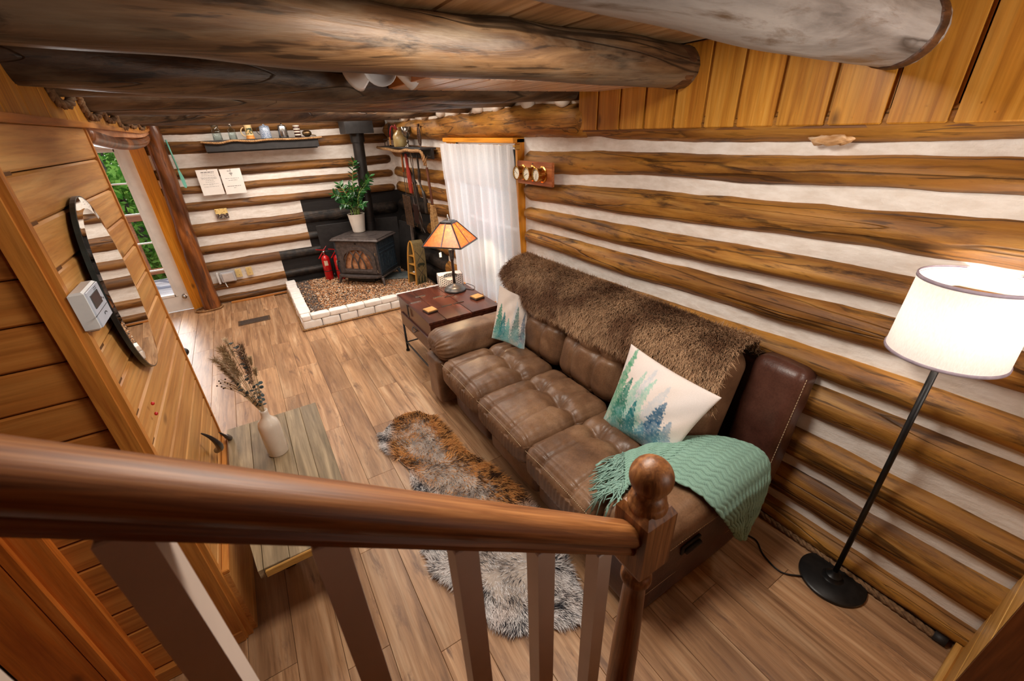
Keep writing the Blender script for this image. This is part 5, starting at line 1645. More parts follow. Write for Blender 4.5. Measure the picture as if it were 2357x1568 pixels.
for y in (5.84, 5.68, 5.56, 5.40, 5.22, 4.95): MB().tube([(1.98, y, 1.775), (1.945, y, 1.775), (1.935, y, 1.79)], .005, 6).build('peg', IRON, sh)
DKW = wood('dark_twig', S(40, 24, 16), S(70, 44, 28), S(96, 64, 42), 2, grain=60, along=6, rough=.5, tone=.03)[0]
# toy bentwood chair
t = thing('toy_chair', 'small dark bentwood toy chair at the left end of the corner shelf', 'toy', (1.94, 6.30, RS2))
y0, x0 = 6.30, 1.94
q = [(x0 + .03, y0 + .085, RS2)] + [(x0 + .03, y0 + .085 * math.cos(a), RS2 + .17 + .10 * math.sin(a)) for a in np.linspace(0, PI, 14)] + [(x0 + .03, y0 - .085, RS2)]
MB().tube(q, .008, 7).build('back_hoop', DKW, t, True)
for k in range(-2, 3): MB().tube([(x0 + .03, y0 + .03 * k, RS2 + .09), (x0 + .03, y0 + .028 * k, RS2 + .255)], .004, 6).build('spindle', DKW, t)
for z in (.15, .20): MB().tube([(x0 + .03, y0 + .08, RS2 + z), (x0 + .03, y0 - .08, RS2 + z)], .004, 6).build('rail', DKW, t)
MB().box((x0 - .01, y0, RS2 + .085), (.11, .16, .012), ch=.004).build('seat', DKW, t)
for sy in (-1, 1): MB().tube([(x0 - .05, y0 + sy * .07, RS2), (x0 - .05, y0 + sy * .065, RS2 + .085)], .006, 7).build('leg', DKW, t)
# jug with red ribbon
t = thing('stoneware_jug', 'tan stoneware jug with a red ribbon on the corner shelf', 'jug', (1.93, 5.80, RS2))
MB().lathe([(.001, 0), (.085, 0), (.092, .01), (.092, .115), (.080, .145), (.045, .175), (.026, .19), (.024, .215), (.030, .225), (.001, .226)], (1.93, 5.80, RS2), 26).build('body', plain('jug_glaze', S(196, 176, 120), S(160, 132, 84), 8, .25), t, True)
mb = MB()
mb.tube(smooth_path([(1.90, 5.83, RS2 + .20), (1.86, 5.86, RS2 + .24), (1.84, 5.90, RS2 + .17), (1.85, 5.95, RS2 + .10)], 5), .008, 6); mb.tube(smooth_path([(1.90, 5.80, RS2 + .20), (1.87, 5.76, RS2 + .25), (1.88, 5.74, RS2 + .20)], 5), .009, 6)
mb.build('ribbon', plain('ribbon_red', S(176, 30, 44), S(140, 20, 32), 20, .6), t, True)
MB().box((1.845, 5.97, RS2 + .07), (.006, .05, .09)).build('gift_tag', plain('tag_brown', S(120, 70, 30), S(196, 140, 60), 60, .7), t)
# goblet
t = thing('goblet', 'tall dark silver goblet on the corner shelf', 'goblet', (1.93, 5.54, RS2))
MB().lathe([(.001, 0), (.045, 0), (.046, .008), (.015, .02), (.012, .05), (.020, .06), (.012, .07), (.014, .10), (.040, .125), (.054, .16), (.058, .225), (.054, .225), (.036, .14), (.001, .13)], (1.93, 5.54, RS2), 24).build('cup', plain('old_silver', S(150, 142, 132), S(70, 64, 60), 40, .25, .9, bump=.3), t, True)
# snowshoe ornament
t = thing('toy_snowshoe', 'small dark snowshoe ornament leaning at the right of the corner shelf', 'ornament', (1.95, 5.20, RS2))
q = [(1.96, 5.20 + .045 * math.sin(a) , RS2 + .115 - .10 * math.cos(a)) for a in np.linspace(0, 2 * PI, 26, endpoint=False)]
MB().tube(q, .007, 7, closed=True).build('rim', DKW, t, True)
mb = MB()
for z in np.linspace(.04, .20, 9): 
    hw = .045 * math.sqrt(max(0, 1 - ((z - .115) / .10) ** 2)); mb.tube([(1.96, 5.20 - hw, RS2 + z), (1.96, 5.20 + hw, RS2 + z + .01)], .003, 5)
for y in (-.02, 0, .02): mb.tube([(1.96, 5.20 + y, RS2 + .03), (1.96, 5.20 + y, RS2 + .20)], .003, 5)
o = mb.build('webbing', DKW, t)
MB().tube([(1.96, 5.19, RS2 + .02), (1.955, 5.15, RS2), ], .006, 6).build('tail', DKW, t)
MB().box((1.965, 5.20, RS2 + .235), (.02, .035, .03), ch=.006).build('tip', DKW, t)
# hanging tools
XT = 1.93
OR_ = wood('handle_orange', S(150, 78, 24), S(196, 110, 44), S(212, 134, 66), 2, grain=40, along=4, rough=.4)[0]
t = thing('popcorn_popper', 'long wire mesh fireplace popper with orange wooden handle hanging first from the shelf', 'popper', (XT, 5.86, 1.0))
MB().tube([(XT, 5.84, 1.775), (XT, 5.85, 1.56)], [.014, .018], 8).build('handle', OR_, t, True)
mb = MB(); mb.tube([(XT, 5.86, 1.56), (XT, 5.885, 1.27)], .005, 6); mb.tube([(XT, 5.81, 1.70), (XT, 5.79, 1.30)], .004, 6)
mb.build('rod', IRON, t)
mb = MB()
ya, yb_, za, zb_ = 5.98, 5.70, 1.26, .86
for k in range(11):
    y = ya + (yb_ - ya) * k / 10; mb.tube([(XT - .02, y, za), (XT - .02, y - .02, zb_)], .003, 4)
for k in range(19):
    z = za + (zb_ - za) * k / 18; mb.tube([(XT - .02, ya, z), (XT - .02, yb_ - .02, z)], .003, 4)
mb.tube([(XT - .02, ya, za), (XT - .02, yb_, za), (XT - .02, yb_ - .02, zb_), (XT - .02, ya - .02, zb_)], .006, 6, closed=True)
mb.tube([(XT + .03, ya, za), (XT + .03, yb_, za), (XT + .03, yb_ - .02, zb_), (XT + .03, ya - .02, zb_)], .006, 6, closed=True)
o = mb.build('basket', plain('old_wire', S(110, 84, 62), S(76, 58, 44), 30, .5, .5), t)
t = thing('hearth_shovel', 'red handled hearth shovel with dark pan hanging from the shelf', 'shovel', (XT, 5.55, 1.1))
mb = MB()
ob = [(0, .0), (.018, .02), (.020, .14), (.050, .24), (.052, .40), (.035, .47), (-.035, .47), (-.052, .40), (-.050, .24), (-.020, .14), (-.018, .02)]
mb.prism([(5.565 - .03 * (k[1] / .47) + k[0], 1.795 - k[1]) for k in ob], 0, XT - .05, XT - .03)
mb.build('mitt', plain('red_leather', S(168, 52, 34), S(140, 38, 26), 14, .5), t, fix=True)
MB().tube([(XT - .02, 5.58, 1.33), (XT - .02, 5.50, 1.0)], .006, 6).build('rod', IRON, t)
MB().box((XT - .01, 5.50, 1.06), (.04, .17, .25), ch=.02).build('pan', plain('rust_pan', S(58, 30, 22), S(36, 18, 14), 10, .5, .3), t, fix=False)
t = thing('whisk_brush', 'short dark bristle brush with wire loop hanging behind the red shovel', 'brush', (XT, 5.46, 1.2))
MB().tube([(XT - .0, 5.64 + .02 * math.sin(a), 1.70 - .07 * math.cos(a)) for a in np.linspace(0, 2 * PI, 16, endpoint=False)], .005, 6, closed=True).build('loop', STEEL, t, True)
MB().tube([(XT - .005, 5.63, 1.63), (XT - .005, 5.47, 1.45)], [.012, .03], 8).build('handle', DKW, t)
mb = MB()
for k in range(40):
    a = random.Random(k); mb.tube([(XT - .005 + a.uniform(-.02, .02), 5.47 + a.uniform(-.03, .03), 1.46), (XT - .005 + a.uniform(-.03, .03), 5.45 + a.uniform(-.05, .05), 1.28)], .004, 4)
o = mb.build('bristles', plain('bristle_dark', S(70, 56, 44), S(44, 34, 28), 40, .8), t); o['kind'] = 'stuff'
t = thing('toasting_fork', 'iron toasting fork with looped handle and three prongs hanging from the shelf', 'fork', (XT, 5.38, .9))
MB().tube([(XT - .03, 5.40 + .032 * math.sin(a), 1.72 - .085 * math.cos(a)) for a in np.linspace(0, 2 * PI, 20, endpoint=False)], .006, 6, closed=True).build('loop', plain('worn_iron', S(150, 138, 122), S(104, 94, 84), 20, .4, .7), t, True)
mb = MB().tube(smooth_path([(XT - .03, 5.40, 1.64), (XT - .03, 5.38, 1.3), (XT - .03, 5.35, 1.12)], 5), [.012] * 3 + [.014] * 8, 8)
o = mb.build('rod', plain('dark_iron', S(74, 66, 60), S(50, 44, 40), 20, .45, .5), t, True)
for dy in (.05, .0, -.075): MB().tube(smooth_path([(XT - .03, 5.35, 1.12), (XT - .035, 5.35 + dy * .9, 1.02), (XT - .03, 5.34 + dy * .4, .92), (XT - .03, 5.33 + dy * 1.2, .86)], 5), .006, 6).build('prong', MAT['dark_iron'], t, True)
t = thing('fire_poker', 'dark flat iron poker with curved blade hanging from the shelf', 'poker', (XT, 5.2, 1.1))
MB().tube(smooth_path([(XT - .02, 5.22, 1.79), (XT - .02, 5.22, 1.60), (XT - .02, 5.24, 1.5), (XT - .02, 5.21, 1.42), (XT - .02, 5.14, 1.33), (XT - .02, 5.13, 1.12)], 6), [.012] * 6 + [.018] * 8 + [.012] * 8 + [.022] * 9, 8).build('shaft', MAT['dark_iron'], t, True)
t = thing('hearth_broom', 'rustic twig hearth broom hanging at the right end of the shelf', 'broom', (XT, 4.95, .85))
MB().tube(smooth_path([(XT - .02, 4.95, 1.66), (XT - .02, 4.93, 1.5), (XT - .02, 4.91, 1.35), (XT - .02, 4.905, 1.24)], 5), .016, 8).build('handle', wood('stick', S(60, 30, 18), S(104, 58, 36), S(140, 86, 58), 2, grain=40, along=6, rough=.5)[0], t, True)
MB().tube([(XT - .02, 4.95, 1.66), (XT - .015, 4.955, 1.74), (XT, 4.95, 1.775)], .004, 6).build('hanging_cord', ROPE, t)
for z in (1.235, 1.19, 1.16): MB().lathe([(.03, -.006), (.034, 0), (.03, .006)], (XT - .02, 4.905, z), 12, cap=False).build('binding', ROPE, t, True)
mb = MB()
for k in range(70):
    a = random.Random(k + 100); y = a.uniform(-1, 1); x = a.uniform(-1, 1)
    mb.tube([(XT - .02 + x * .02, 4.905 + y * .024, 1.25), (XT - .02 + x * .03, 4.905 + y * .035, 1.12), (XT - .02 + x * .03, 4.90 + y * .07, .86 + a.uniform(0, .05))], .006, 4)
o = mb.build('bristles', plain('straw', S(196, 156, 100), S(140, 104, 62), 40, .85), t); o['kind'] = 'stuff'

# ------------------------------------------------------------------ canoe shelf
CW = wood('canoe_pine', S(168, 112, 44), S(212, 154, 72), S(226, 176, 96), 2, grain=30, along=2, rough=.45, tone=.03)[0]
CG = plain('canoe_side', S(142, 124, 84), S(112, 98, 66), 10, .55, stretch=(8, 8, 1))
cn = thing('canoe_shelf', 'small half canoe shaped wooden shelf standing by the hearth gravel', 'shelf', (1.82, 5.56, .11))
TC = Matrix.Translation((1.815, 5.555, .115)) @ Matrix.Rotation(math.radians(-76), 4, 'Z') @ Matrix.Rotation(math.radians(-5), 4, 'X')
HC = .60
def cw(z): return .095 * math.sqrt(max(0.0, 1 - (z / HC) ** 2.4)) + .006
zs = np.linspace(0, HC, 20)
for sx in (-1, 1):
    mb = MB(); v = []; 
    for z in zs:
        w = cw(z); v += [(sx * w, -.085, z), (sx * w, .085, z), (sx * (w - .012), .085, z), (sx * (w - .012), -.085, z)]
    f = [(4 * i + j, 4 * i + (j + 1) % 4, 4 * i + 4 + (j + 1) % 4, 4 * i + 4 + j) for i in range(19) for j in range(4)] + [(0, 1, 2, 3), (79, 78, 77, 76)]
    o = mb.add(v, f).build('hull_side', CG, cn, xf=TC, fix=True)
    mb = MB(); v = []
    for z in zs:
        w = cw(z); v += [(sx * (w + .003), -.097, z), (sx * (w + .003), -.085, z), (sx * (w - .018), -.085, z), (sx * (w - .018), -.097, z)]
    mb.add(v, f).build('gunwale', CW, o, xf=TC, fix=True)
    if sx > 0:
        mb = MB()
        for z0 in (.08, .30):
            for a, b in (((-.07, z0), (.07, z0 + .17)), ((.07, z0), (-.07, z0 + .17))):
                q = []
                for t_ in np.linspace(0, 1, 8):
                    y = a[0] + (b[0] - a[0]) * t_; z = a[1] + (b[1] - a[1]) * t_; q.append((cw(z) + .001, y, z))
                mb.tube(q, .003, 4)
        mb.build('painted_cross', INK, o, xf=TC)
        # painted bear and pine silhouettes
        bear = [(-.055, 0), (-.055, .045), (-.02, .06), (.03, .055), (.055, .05), (.06, .02), (.045, .018), (.045, 0), (.03, 0), (.03, .022), (-.02, .022), (-.02, 0), (-.035, 0), (-.035, .02), (-.042, .02), (-.042, 0)]
        z0 = .245; GB = plain('green_black', S(44, 50, 36), S(60, 60, 40), 20, .6)
        MB().prism([(k[0], z0 + k[1]) for k in bear], 0, cw(z0) - .001, cw(z0) + .003).build('painted_bear', GB, o, xf=TC, fix=True)
        for y in (-.05, .0, .045):
            z0 = .02; MB().prism([(y - .022, z0), (y + .022, z0), (y + .010, z0 + .05), (y + .014, z0 + .05), (y, z0 + .12), (y - .014, z0 + .05), (y - .010, z0 + .05)], 0, cw(z0) - .001, cw(z0) + .003).build('painted_pine', GB, o, xf=TC, fix=True)
MB().prism([(x, z) for x, z in [(cw(z) - .006, z) for z in zs] + [(-cw(z) + .006, z) for z in zs[::-1]]], 1, .075, .085).build('back', CG, cn, xf=TC, fix=True)
for z in (.14, .27, .39): MB().box((0, 0, z), (2 * cw(z) - .02, .165, .010)).build('shelf_board', CW, cn, xf=TC)
wt_ = TC @ Vector((.02, -.03, .275))
t = thing('clear_tumbler', 'tiny glass cup standing on a shelf of the canoe', 'cup', tuple(wt_))
MB().lathe([(.001, 0), (.016, 0), (.018, .07), (.016, .07), (.014, .004), (.001, .003)], wt_, 14).build('glass', CLEAR[0], t, True)
MB().lathe([(.001, .071), (.020, .071), (.020, .080), (.001, .082)], wt_, 14).build('lid', BLACK_PAINT, t, True)
wt_ = TC @ Vector((.03, -.03, .395))
t = thing('small_candle', 'short cream candle on the upper shelf of the canoe', 'candle', tuple(wt_))
MB().lathe([(.001, 0), (.020, 0), (.020, .055), (.016, .058), (.001, .056)], wt_, 16).build('wax', plain('wax', S(240, 216, 180), S(228, 200, 160), 8, .4), t, True)
MB().tube([wt_ + Vector((0, 0, .055)), wt_ + Vector((.002, 0, .068))], .0015, 5).build('wick', INK, t)
wt_ = TC @ Vector((-.01, -.03, .145))
t = thing('pebble_dish', 'little heap of white pebbles on the lowest shelf of the canoe', 'pebbles', tuple(wt_))
mb = MB()
for k in range(22):
    a = random.Random(k); mb.ball(wt_ + Vector((a.uniform(-.03, .03), a.uniform(-.03, .03), .008 + a.uniform(0, .012))), a.uniform(.006, .010), 7, 5)
o = mb.build('pebbles', WHITE_PLASTIC, t, True); o['kind'] = 'stuff'

# ------------------------------------------------------------------ sheer curtain and rod
m, N, L, P = newmat('sheer_curtain'); N.remove(P)
df = N.new('ShaderNodeBsdfDiffuse'); tl2 = N.new('ShaderNodeBsdfTranslucent'); tr = N.new('ShaderNodeBsdfTransparent')
wv = noise_n(N, L, coords(N, L, (1, 1, 1), False), 200, 2)
cc = ramp(N, L, wv, [(.3, S(226, 226, 228)), (.7, S(242, 241, 240))])
for d_ in (df, tl2): L.new(cc, d_.inputs['Color'])
a_ = N.new('ShaderNodeMixShader'); a_.inputs[0].default_value = .38; L.new(df.outputs[0], a_.inputs[1]); L.new(tl2.outputs[0], a_.inputs[2])
b_ = N.new('ShaderNodeMixShader'); b_.inputs[0].default_value = .14; L.new(a_.outputs[0], b_.inputs[1]); L.new(tr.outputs[0], b_.inputs[2])
L.new(b_.outputs[0], N['Material Output'].inputs['Surface'])
SHEER = m
cu = thing('sheer_curtain', 'white sheer curtain gathered on a rod over the side window', 'curtain', (1.99, 3.98, .15))
def ct(u, v):
    y = 4.53 - 1.425 * u - .02 * (1 - v) * u
    z = .14 + (1.915 - .14) * v
    a = .020 + .014 * (1 - v)
    x = 1.985 + a * math.sin(u * 62 + 3 * fb(u * 6, v * .8, 0)) + .012 * fb(u * 9, v * 2, 4) + .05 * (.5 - v) * (u < 2)
    if v > .97: x += .004 * math.sin(u * 400)
    return Vector((min(x, 2.03) - .02, y, z + (.008 * fb(u * 40, 0, 2) if v > .98 else 0)))
MB().grid(ct, 260, 44).build('cloth', SHEER, cu, True)
def ct2(u, v):
    p = ct(u, .80 + .2 * v); return p + Vector((-.006, 0, 0))
MB().grid(ct2, 220, 8).build('valance', SHEER, cu, True)
MB().tube([(1.985, 4.56, 1.905), (1.985, 3.14, 1.905)], .008, 10).build('rod', BRASS, cu, True)
MB().box((2.01, 3.15, 1.90), (.04, .02, .045), ch=.004).build('rod_bracket', BRASS, cu)

# ------------------------------------------------------------------ brass gauges
gp = thing('weather_gauges', 'wooden plaque with three round brass weather gauges right of the curtain', 'gauges', (2.0, 2.90, 1.63))
PLQ = wood('plaque_wood', S(150, 74, 36), S(196, 116, 66), S(216, 146, 96), 1, grain=30, along=2, rough=.3, tone=.02)[0]
MB().box((2.005, 2.895, 1.715), (.024, .47, .172), ch=.005).build('plaque', PLQ, gp)
for i, y in enumerate((3.045, 2.905, 2.775)):
    Rg = Matrix.Translation((1.993, y, 1.715)) @ Matrix.Rotation(-PI / 2, 4, 'Y')
    o = MB().lathe([(.001, 0), (.060, 0), (.060, .006), (.050, .010), (.048, .055), (.052, .056), (.052, .066), (.044, .068), (.043, .060)], (0, 0, 0), 32, cap=False).build('gauge_case', BRASS, gp, True, xf=Rg, auto=40)
    MB().lathe([(.001, .0605), (.044, .0600)], (0, 0, 0), 28).build('dial', plain('dial_%d' % i, S(238, 232, 214), S(226, 218, 198), 10, .4), o, xf=Rg)
    mb = MB()
    for k in range(12):
        a = 2 * PI * k / 12; mb.bar((.032 * math.cos(a), .032 * math.sin(a), .0612), (.039 * math.cos(a), .039 * math.sin(a), .0612), .002, .001)
    a = 1.0 + i; mb.bar((-.01 * math.cos(a), -.01 * math.sin(a), .0618), (.030 * math.cos(a), .030 * math.sin(a), .0618), .0025, .001)
    mb.build('dial_marks', INK, o, xf=Rg)
MB().ball((1.99, 2.905, 1.785), .005, 8, 6).build('screw', IRON, gp)

# ------------------------------------------------------------------ two notices
def notice(x, label, z1, z0, lines):
    t = thing('paper_notice', label, 'notice', (x, 6.67, z0), 'printed notices on the back wall')
    T = Matrix.Translation((x, 6.672, 0)) @ Matrix.Rotation(math.radians(0), 4, 'Z')
    MB().box((0, 0, (z0 + z1) / 2), (.228, .0015, z1 - z0)).build('sheet', PAPER, t, xf=T)
    MB().ball((.005, -.004, z1 - .006), .004, 8, 6).build('pin', INK, t, xf=T)
    rr = random.Random(int(x * 100) + 50)
    mb = MB()
    for (zz, xa, xb, hh) in lines:
        xx = xa
        while xx < xb:
            w = min(xb - xx, rr.uniform(.012, .032)); mb.box((xx + w / 2, -.0012, zz), (w, .0006, hh)); xx += w + .005
    o = mb.build('printed_lines', INK, t, xf=T); o['kind'] = 'stuff'
    return t, T
t, T = notice(-.272, 'white page of printed instructions, left of the two on the back wall', 1.708, 1.413,
  [(1.677, -.068, .068, .007), (1.660, -.066, .064, .0022), (1.640, -.070, .068, .0022), (1.618, -.086, .080, .0022), (1.608, -.080, .080, .0020), (1.599, -.080, .080, .0020), (1.583, -.044, .042, .0022), (1.563, -.048, .046, .0022), (1.541, -.082, .080, .0022), (1.531, -.020, .022, .0022), (1.511, -.078, .076, .0022)])
t, T = notice(-.029, 'white page headed Wi-Fi with a signal symbol, right of the two on the back wall', 1.700, 1.405,
  [(1.588, -.075, -.025, .003), (1.588, -.018, .055, .003), (1.588, .062, .072, .003), (1.565, -.046, .004, .003), (1.565, .010, .050, .003), (1.497, -.078, .070, .0045), (1.474, -.012, .012, .004)])
fc = bpy.data.curves.new('wifi_heading', 'FONT'); fc.body = 'Wi-Fi:'; fc.size = .018; fc.align_x = 'CENTER'; fc.extrude = .0003; fc.offset = .0004
fo = link(bpy.data.objects.new('heading', fc), t); fo.data.materials.append(INK)
fo.rotation_euler = (PI / 2, 0, 0); fo.location = Vector((-.029 - .012, 6.6705, 1.668)) - t.location
bpy.context.view_layer.update()
me_ = bpy.data.meshes.new_from_object(fo.evaluated_get(bpy.context.evaluated_depsgraph_get()))
fm = bpy.data.objects.new('heading_print', me_); fm.location = fo.location; fm.rotation_euler = fo.rotation_euler
bpy.data.objects.remove(fo); link(fm, t)
mb = MB()
for r_ in (.0125, .0215, .031):
    n_ = 10; v = []; f = []
    for k in range(n_):
        a = math.radians(52 + 76 * k / (n_ - 1))
        for rr_ in (r_ - .0025, r_ + .0025): v.append((rr_ * math.cos(a), -.0014, 1.621 + rr_ * math.sin(a)))
    f = [(2 * k, 2 * k + 1, 2 * k + 3, 2 * k + 2) for k in range(n_ - 1)]; mb.add(v, f)
mb.lathe([(.0001, 0), (.0042, 0)], (0, 0, 0), 12, Matrix.Translation((0, -.0014, 1.619)) @ Matrix.Rotation(PI / 2, 4, 'X')) if False else mb.ball((0, -.001, 1.621), (.0042, .0006, .0042), 12, 8)
mb.build('signal_symbol', INK, t, xf=T)

# ------------------------------------------------------------------ switch plate, outlets, wall box
sw = thing('switch_plate', 'ivory two gang switch plate with a painted cabin scene on the back wall', 'switch', (-.265, 6.735, 1.11))
m = vcol('switch_scene', .4)
def scn(u, v):
    c = (226, 196, 130) if v > .45 else (96, 74, 66)
    if v > .45 and fb(u * 9, v * 9, 3) > .38: c = (150, 104, 48)
    if v <= .5 and fb(u * 8, v * 7, 8) > .05: c = (58, 50, 48)
    if v <= .45 and fb(u * 10, v * 10, 12) > .18: c = (150, 140, 128)
    return S(*c)[:3]
mb = MB(); cols = []
n_ = 26
mb.grid(lambda u, v: Vector((-.333 + .135 * u, 6.728, 1.112 + .125 * v)), n_, n_)
cols = [scn(i / (n_ - 1), j / (n_ - 1)) for i in range(n_) for j in range(n_)]
mb.build('printed_face', m, sw, cols=cols)
MB().box((-.2655, 6.736, 1.1745), (.135, .012, .125), ch=.003).build('plate', IVORY, sw)
for x in (-.295, -.236): MB().box((x, 6.722, 1.172), (.010, .014, .022), ch=.002).build('toggle', IVORY, sw)
for k, x in enumerate((-.305, -.175)):
    t = thing('blank_plate', ('ivory wall plate beside the grey wall box low on the back wall', 'ivory wall plate, right of two low on the back wall')[k], 'wall plate', (x, 6.735, .32))
    MB().box((x, 6.735, .385), (.072, .010, .118), ch=.003).build('plate', IVORY, t)
    for z in (.36, .415): MB().ball((x, 6.729, z), (.004, .002, .004), 8, 6).build('screw', IRON, t)
wbx = thing('wall_box', 'grey plastic box with glossy cover low on the back wall beside the log post', 'box', (-.44, 6.70, .29))
MB().box((-.435, 6.705, .365), (.165, .07, .135), ch=.008).build('housing', plain('grey_plastic', S(190, 188, 190), S(170, 168, 172), 10, .3), wbx)
MB().box((-.435, 6.664, .365), (.125, .018, .110), ch=.006).build('cover', plain('cover_plastic', S(206, 196, 190), S(188, 178, 172), 10, .2), wbx)
MB().tube(smooth_path([(-.49, 6.68, .30), (-.485, 6.665, .26), (-.478, 6.66, .235)], 4), .006, 8).build('cable', WHITE_PLASTIC, wbx, True)
MB().box((-.545, 6.68, .37), (.02, .06, .15), ch=.004).build('side_plug', WHITE_PLASTIC, wbx)
# teal oar behind the post
TQ = plain('teal_paint', S(132, 206, 186), S(106, 182, 162), 10, .5)
t = thing('teal_paddle', 'slim teal paddle hanging on the back wall behind the log post', 'paddle', (-.54, 6.66, 1.5))
MB().tube([(-.560, 6.66, 2.05), (-.545, 6.66, 1.72)], .009, 8).build('shaft', TQ, t, True)
MB().prism([(-.553, 1.73), (-.537, 1.73), (-.520, 1.64), (-.518, 1.54), (-.530, 1.52), (-.548, 1.53), (-.556, 1.62)], 1, 6.654, 6.666).build('blade', TQ, t, fix=True)

# ------------------------------------------------------------------ mirror, thermostat, small things on the partition
mi = thing('oval_mirror', 'frameless oval mirror with thin dark edge on the pine partition', 'mirror', (-.465, 2.06, 1.25))
MY, MZ, A_, B_ = 2.055, 1.565, .275, .325
def ell(k, n=64): return [(MY + A_ * k * math.cos(a), MZ + B_ * k * math.sin(a)) for a in np.linspace(0, 2 * PI, n, endpoint=False)]
TM = Matrix.Translation((-.478, MY, MZ)) @ Matrix.Rotation(math.radians(3.2), 4, 'Z') @ Matrix.Translation((0, -MY, -MZ))
MB().prism(ell(1.0), 0, -.008, .006).build('rim', plain('mirror_rim', S(40, 52, 52), S(24, 30, 32), 10, .3), mi, fix=True, xf=TM)
mm = newmat('mirror_glass'); mm[3].inputs['Metallic'].default_value = 1; mm[3].inputs['Roughness'].default_value = .015; mm[3].inputs['Base Color'].default_value = (.86, .88, .87, 1)
e0, e1 = ell(.985), ell(.87)
n_ = 64
MB().add([(.0065, p[0], p[1]) for p in e0] + [(.0095, p[0], p[1]) for p in e1], [(i, (i + 1) % n_, n_ + (i + 1) % n_, n_ + i) for i in range(n_)]).build('bevel', mm[0], mi, fix=True, xf=TM)
MB().add([(.0095, p[0], p[1]) for p in e1], [tuple(range(n_))]).build('glass', mm[0], mi, xf=TM)
th = thing('thermostat', 'white digital thermostat below the oval mirror on the pine partition', 'thermostat', (-.475, 1.66, 1.53))
MB().box((-.474, 1.680, 1.612), (.036, .146, .118), ch=.006).build('housing', WHITE_PLASTIC, th)
MB().box((-.4545, 1.680, 1.612), (.006, .134, .108), ch=.002).build('face', plain('thermostat_face', S(200, 208, 222), S(188, 196, 212), 10, .35), th)
MB().box((-.4505, 1.668, 1.632), (.003, .080, .040)).build('display', plain('lcd', S(84, 86, 84), S(74, 76, 74), 10, .15), th)
mb = MB()
for y in (1.72, 1.735):
    mb.add([(-.4508, y - .004, 1.618), (-.4508, y + .004, 1.618), (-.4508, y, 1.626 if y < 1.73 else 1.610)], [(0, 1, 2)])
for z in (1.655, 1.660): mb.box((-.451, 1.70, z), (.001, .03, .001))
mb.tube([(-.451, 1.690 + .012 * math.cos(a), 1.578 + .006 * math.sin(a)) for a in np.linspace(0, PI, 8)], .0012, 5)
mb.box((-.4512, 1.668, 1.597), (.0008, .146, .0014))
mb.build('key_print', INK, th)
mb = MB()
for k in range(24): mb.box((-.474, 1.615 + .0055 * k, 1.5525), (.020, .0028, .002))
o = mb.build('vent_slots', INK, th); o['kind'] = 'stuff'
# horn hook and knob
HORN = plain('black_horn', S(52, 42, 42), S(30, 22, 24), 16, .3, bump=.3)
t = thing('horn_hook', 'curved black horn hook low on the pine partition', 'hook', (-.46, 2.2, .62))
MB().tube(smooth_path([(-.462, 2.14, .80), (-.440, 2.155, .755), (-.430, 2.19, .69), (-.440, 2.25, .62), (-.47, 2.33, .56)], 7), [.003 + .014 * min(1, k / 18) for k in range(29)], 10).build('horn', HORN, t, True)
t = thing('horn_hook', 'second black horn hook at the far low edge of the pine partition', 'hook', (-.46, 2.5, .6))
MB().tube(smooth_path([(-.462, 2.50, .56), (-.445, 2.52, .51), (-.44, 2.57, .46), (-.46, 2.63, .44)], 7), [.003 + .012 * min(1, k / 14) for k in range(22)], 10).build('horn', HORN, t, True)
t = thing('black_knob', 'round black knob sticking out past the far edge of the pine partition', 'knob', (-.50, 2.72, .97))
MB().lathe([(.001, 0), (.010, 0), (.010, .02), (.022, .03), (.024, .042), (.016, .052), (.001, .054)], (-.505, 2.705, .985), 18, Matrix.Rotation(-PI / 2, 3, 'X')).build('knob', BLACK_METAL, t, True)
MB().ball((-.478, 1.80, 1.20), (.003, .008, .008), 10, 6).build('button', RED, None) if False else None
for y, z, lb in ((1.775, 1.195, 'tiny red push pin in the pine partition below the mirror, upper one'), (1.758, 1.160, 'tiny red push pin in the pine partition below the mirror, lower one')):
    tag(MB().ball((-.475, y, z), (.006, .007, .007), 10, 7).build('push_pin', RED, None, True), lb, 'pin', 'push pins under the mirror')

# ------------------------------------------------------------------ small plank table and vase
TW = wood('table_plank', S(108, 92, 68), S(154, 134, 104), S(190, 168, 134), 1, grain=22, along=1.6, rough=.35, tone=.20, streak=.45, knots=.6, bump=.06)[0]
st2 = thing('plank_table', 'low rustic plank table with live edge in front of the pine partition', 'table', (-.2, 2.1, 0))
edges = [-.455, -.335, -.235, -.135, -.045, .055]
for i, (a, b) in enumerate(zip(edges, edges[1:])):
    y0 = 1.52 + .01 * math.sin(i * 3); y1 = 2.685
    if i == 0: 
        mb = MB().prism([(a + .10, y0), (b - .001, y0), (b - .001, y1), (a, y1), (a + .01, 2.2)], 2, .405, .45)
    else: mb = MB().box(((a + b) / 2, (y0 + y1) / 2, .4275), (b - a - .0016, y1 - y0, .045), ch=.002)
    mb.build('plank', TW, st2, fix=(i == 0))
mb = MB().box((-.15, 1.515, .428), (.36, .012, .04), ch=.004)
mb.v = [(p[0], p[1] + .012 * fb(p[0] * 14, 0, p[2] * 8), p[2]) for p in mb.v]
mb.build('live_edge', wood('live_edge', S(150, 100, 40), S(206, 156, 76), S(226, 184, 104), 0, grain=20, along=5, rough=.5, tone=.02, streak=.3, knots=.5)[0], st2)
for x, y in ((-.30, 1.90), (.0, 1.90), (-.36, 2.58), (.0, 2.58)): MB().box((x, y, .205), (.05, .05, .41), ch=.005).build('leg', BLACK_PAINT, st2)
vx, vy, vz = -.205, 2.285, .45
vs2 = thing('bottle_vase', 'cream ceramic bottle vase standing on the low plank table', 'vase', (vx, vy, vz))
tilt = Matrix.Translation((vx, vy, vz))
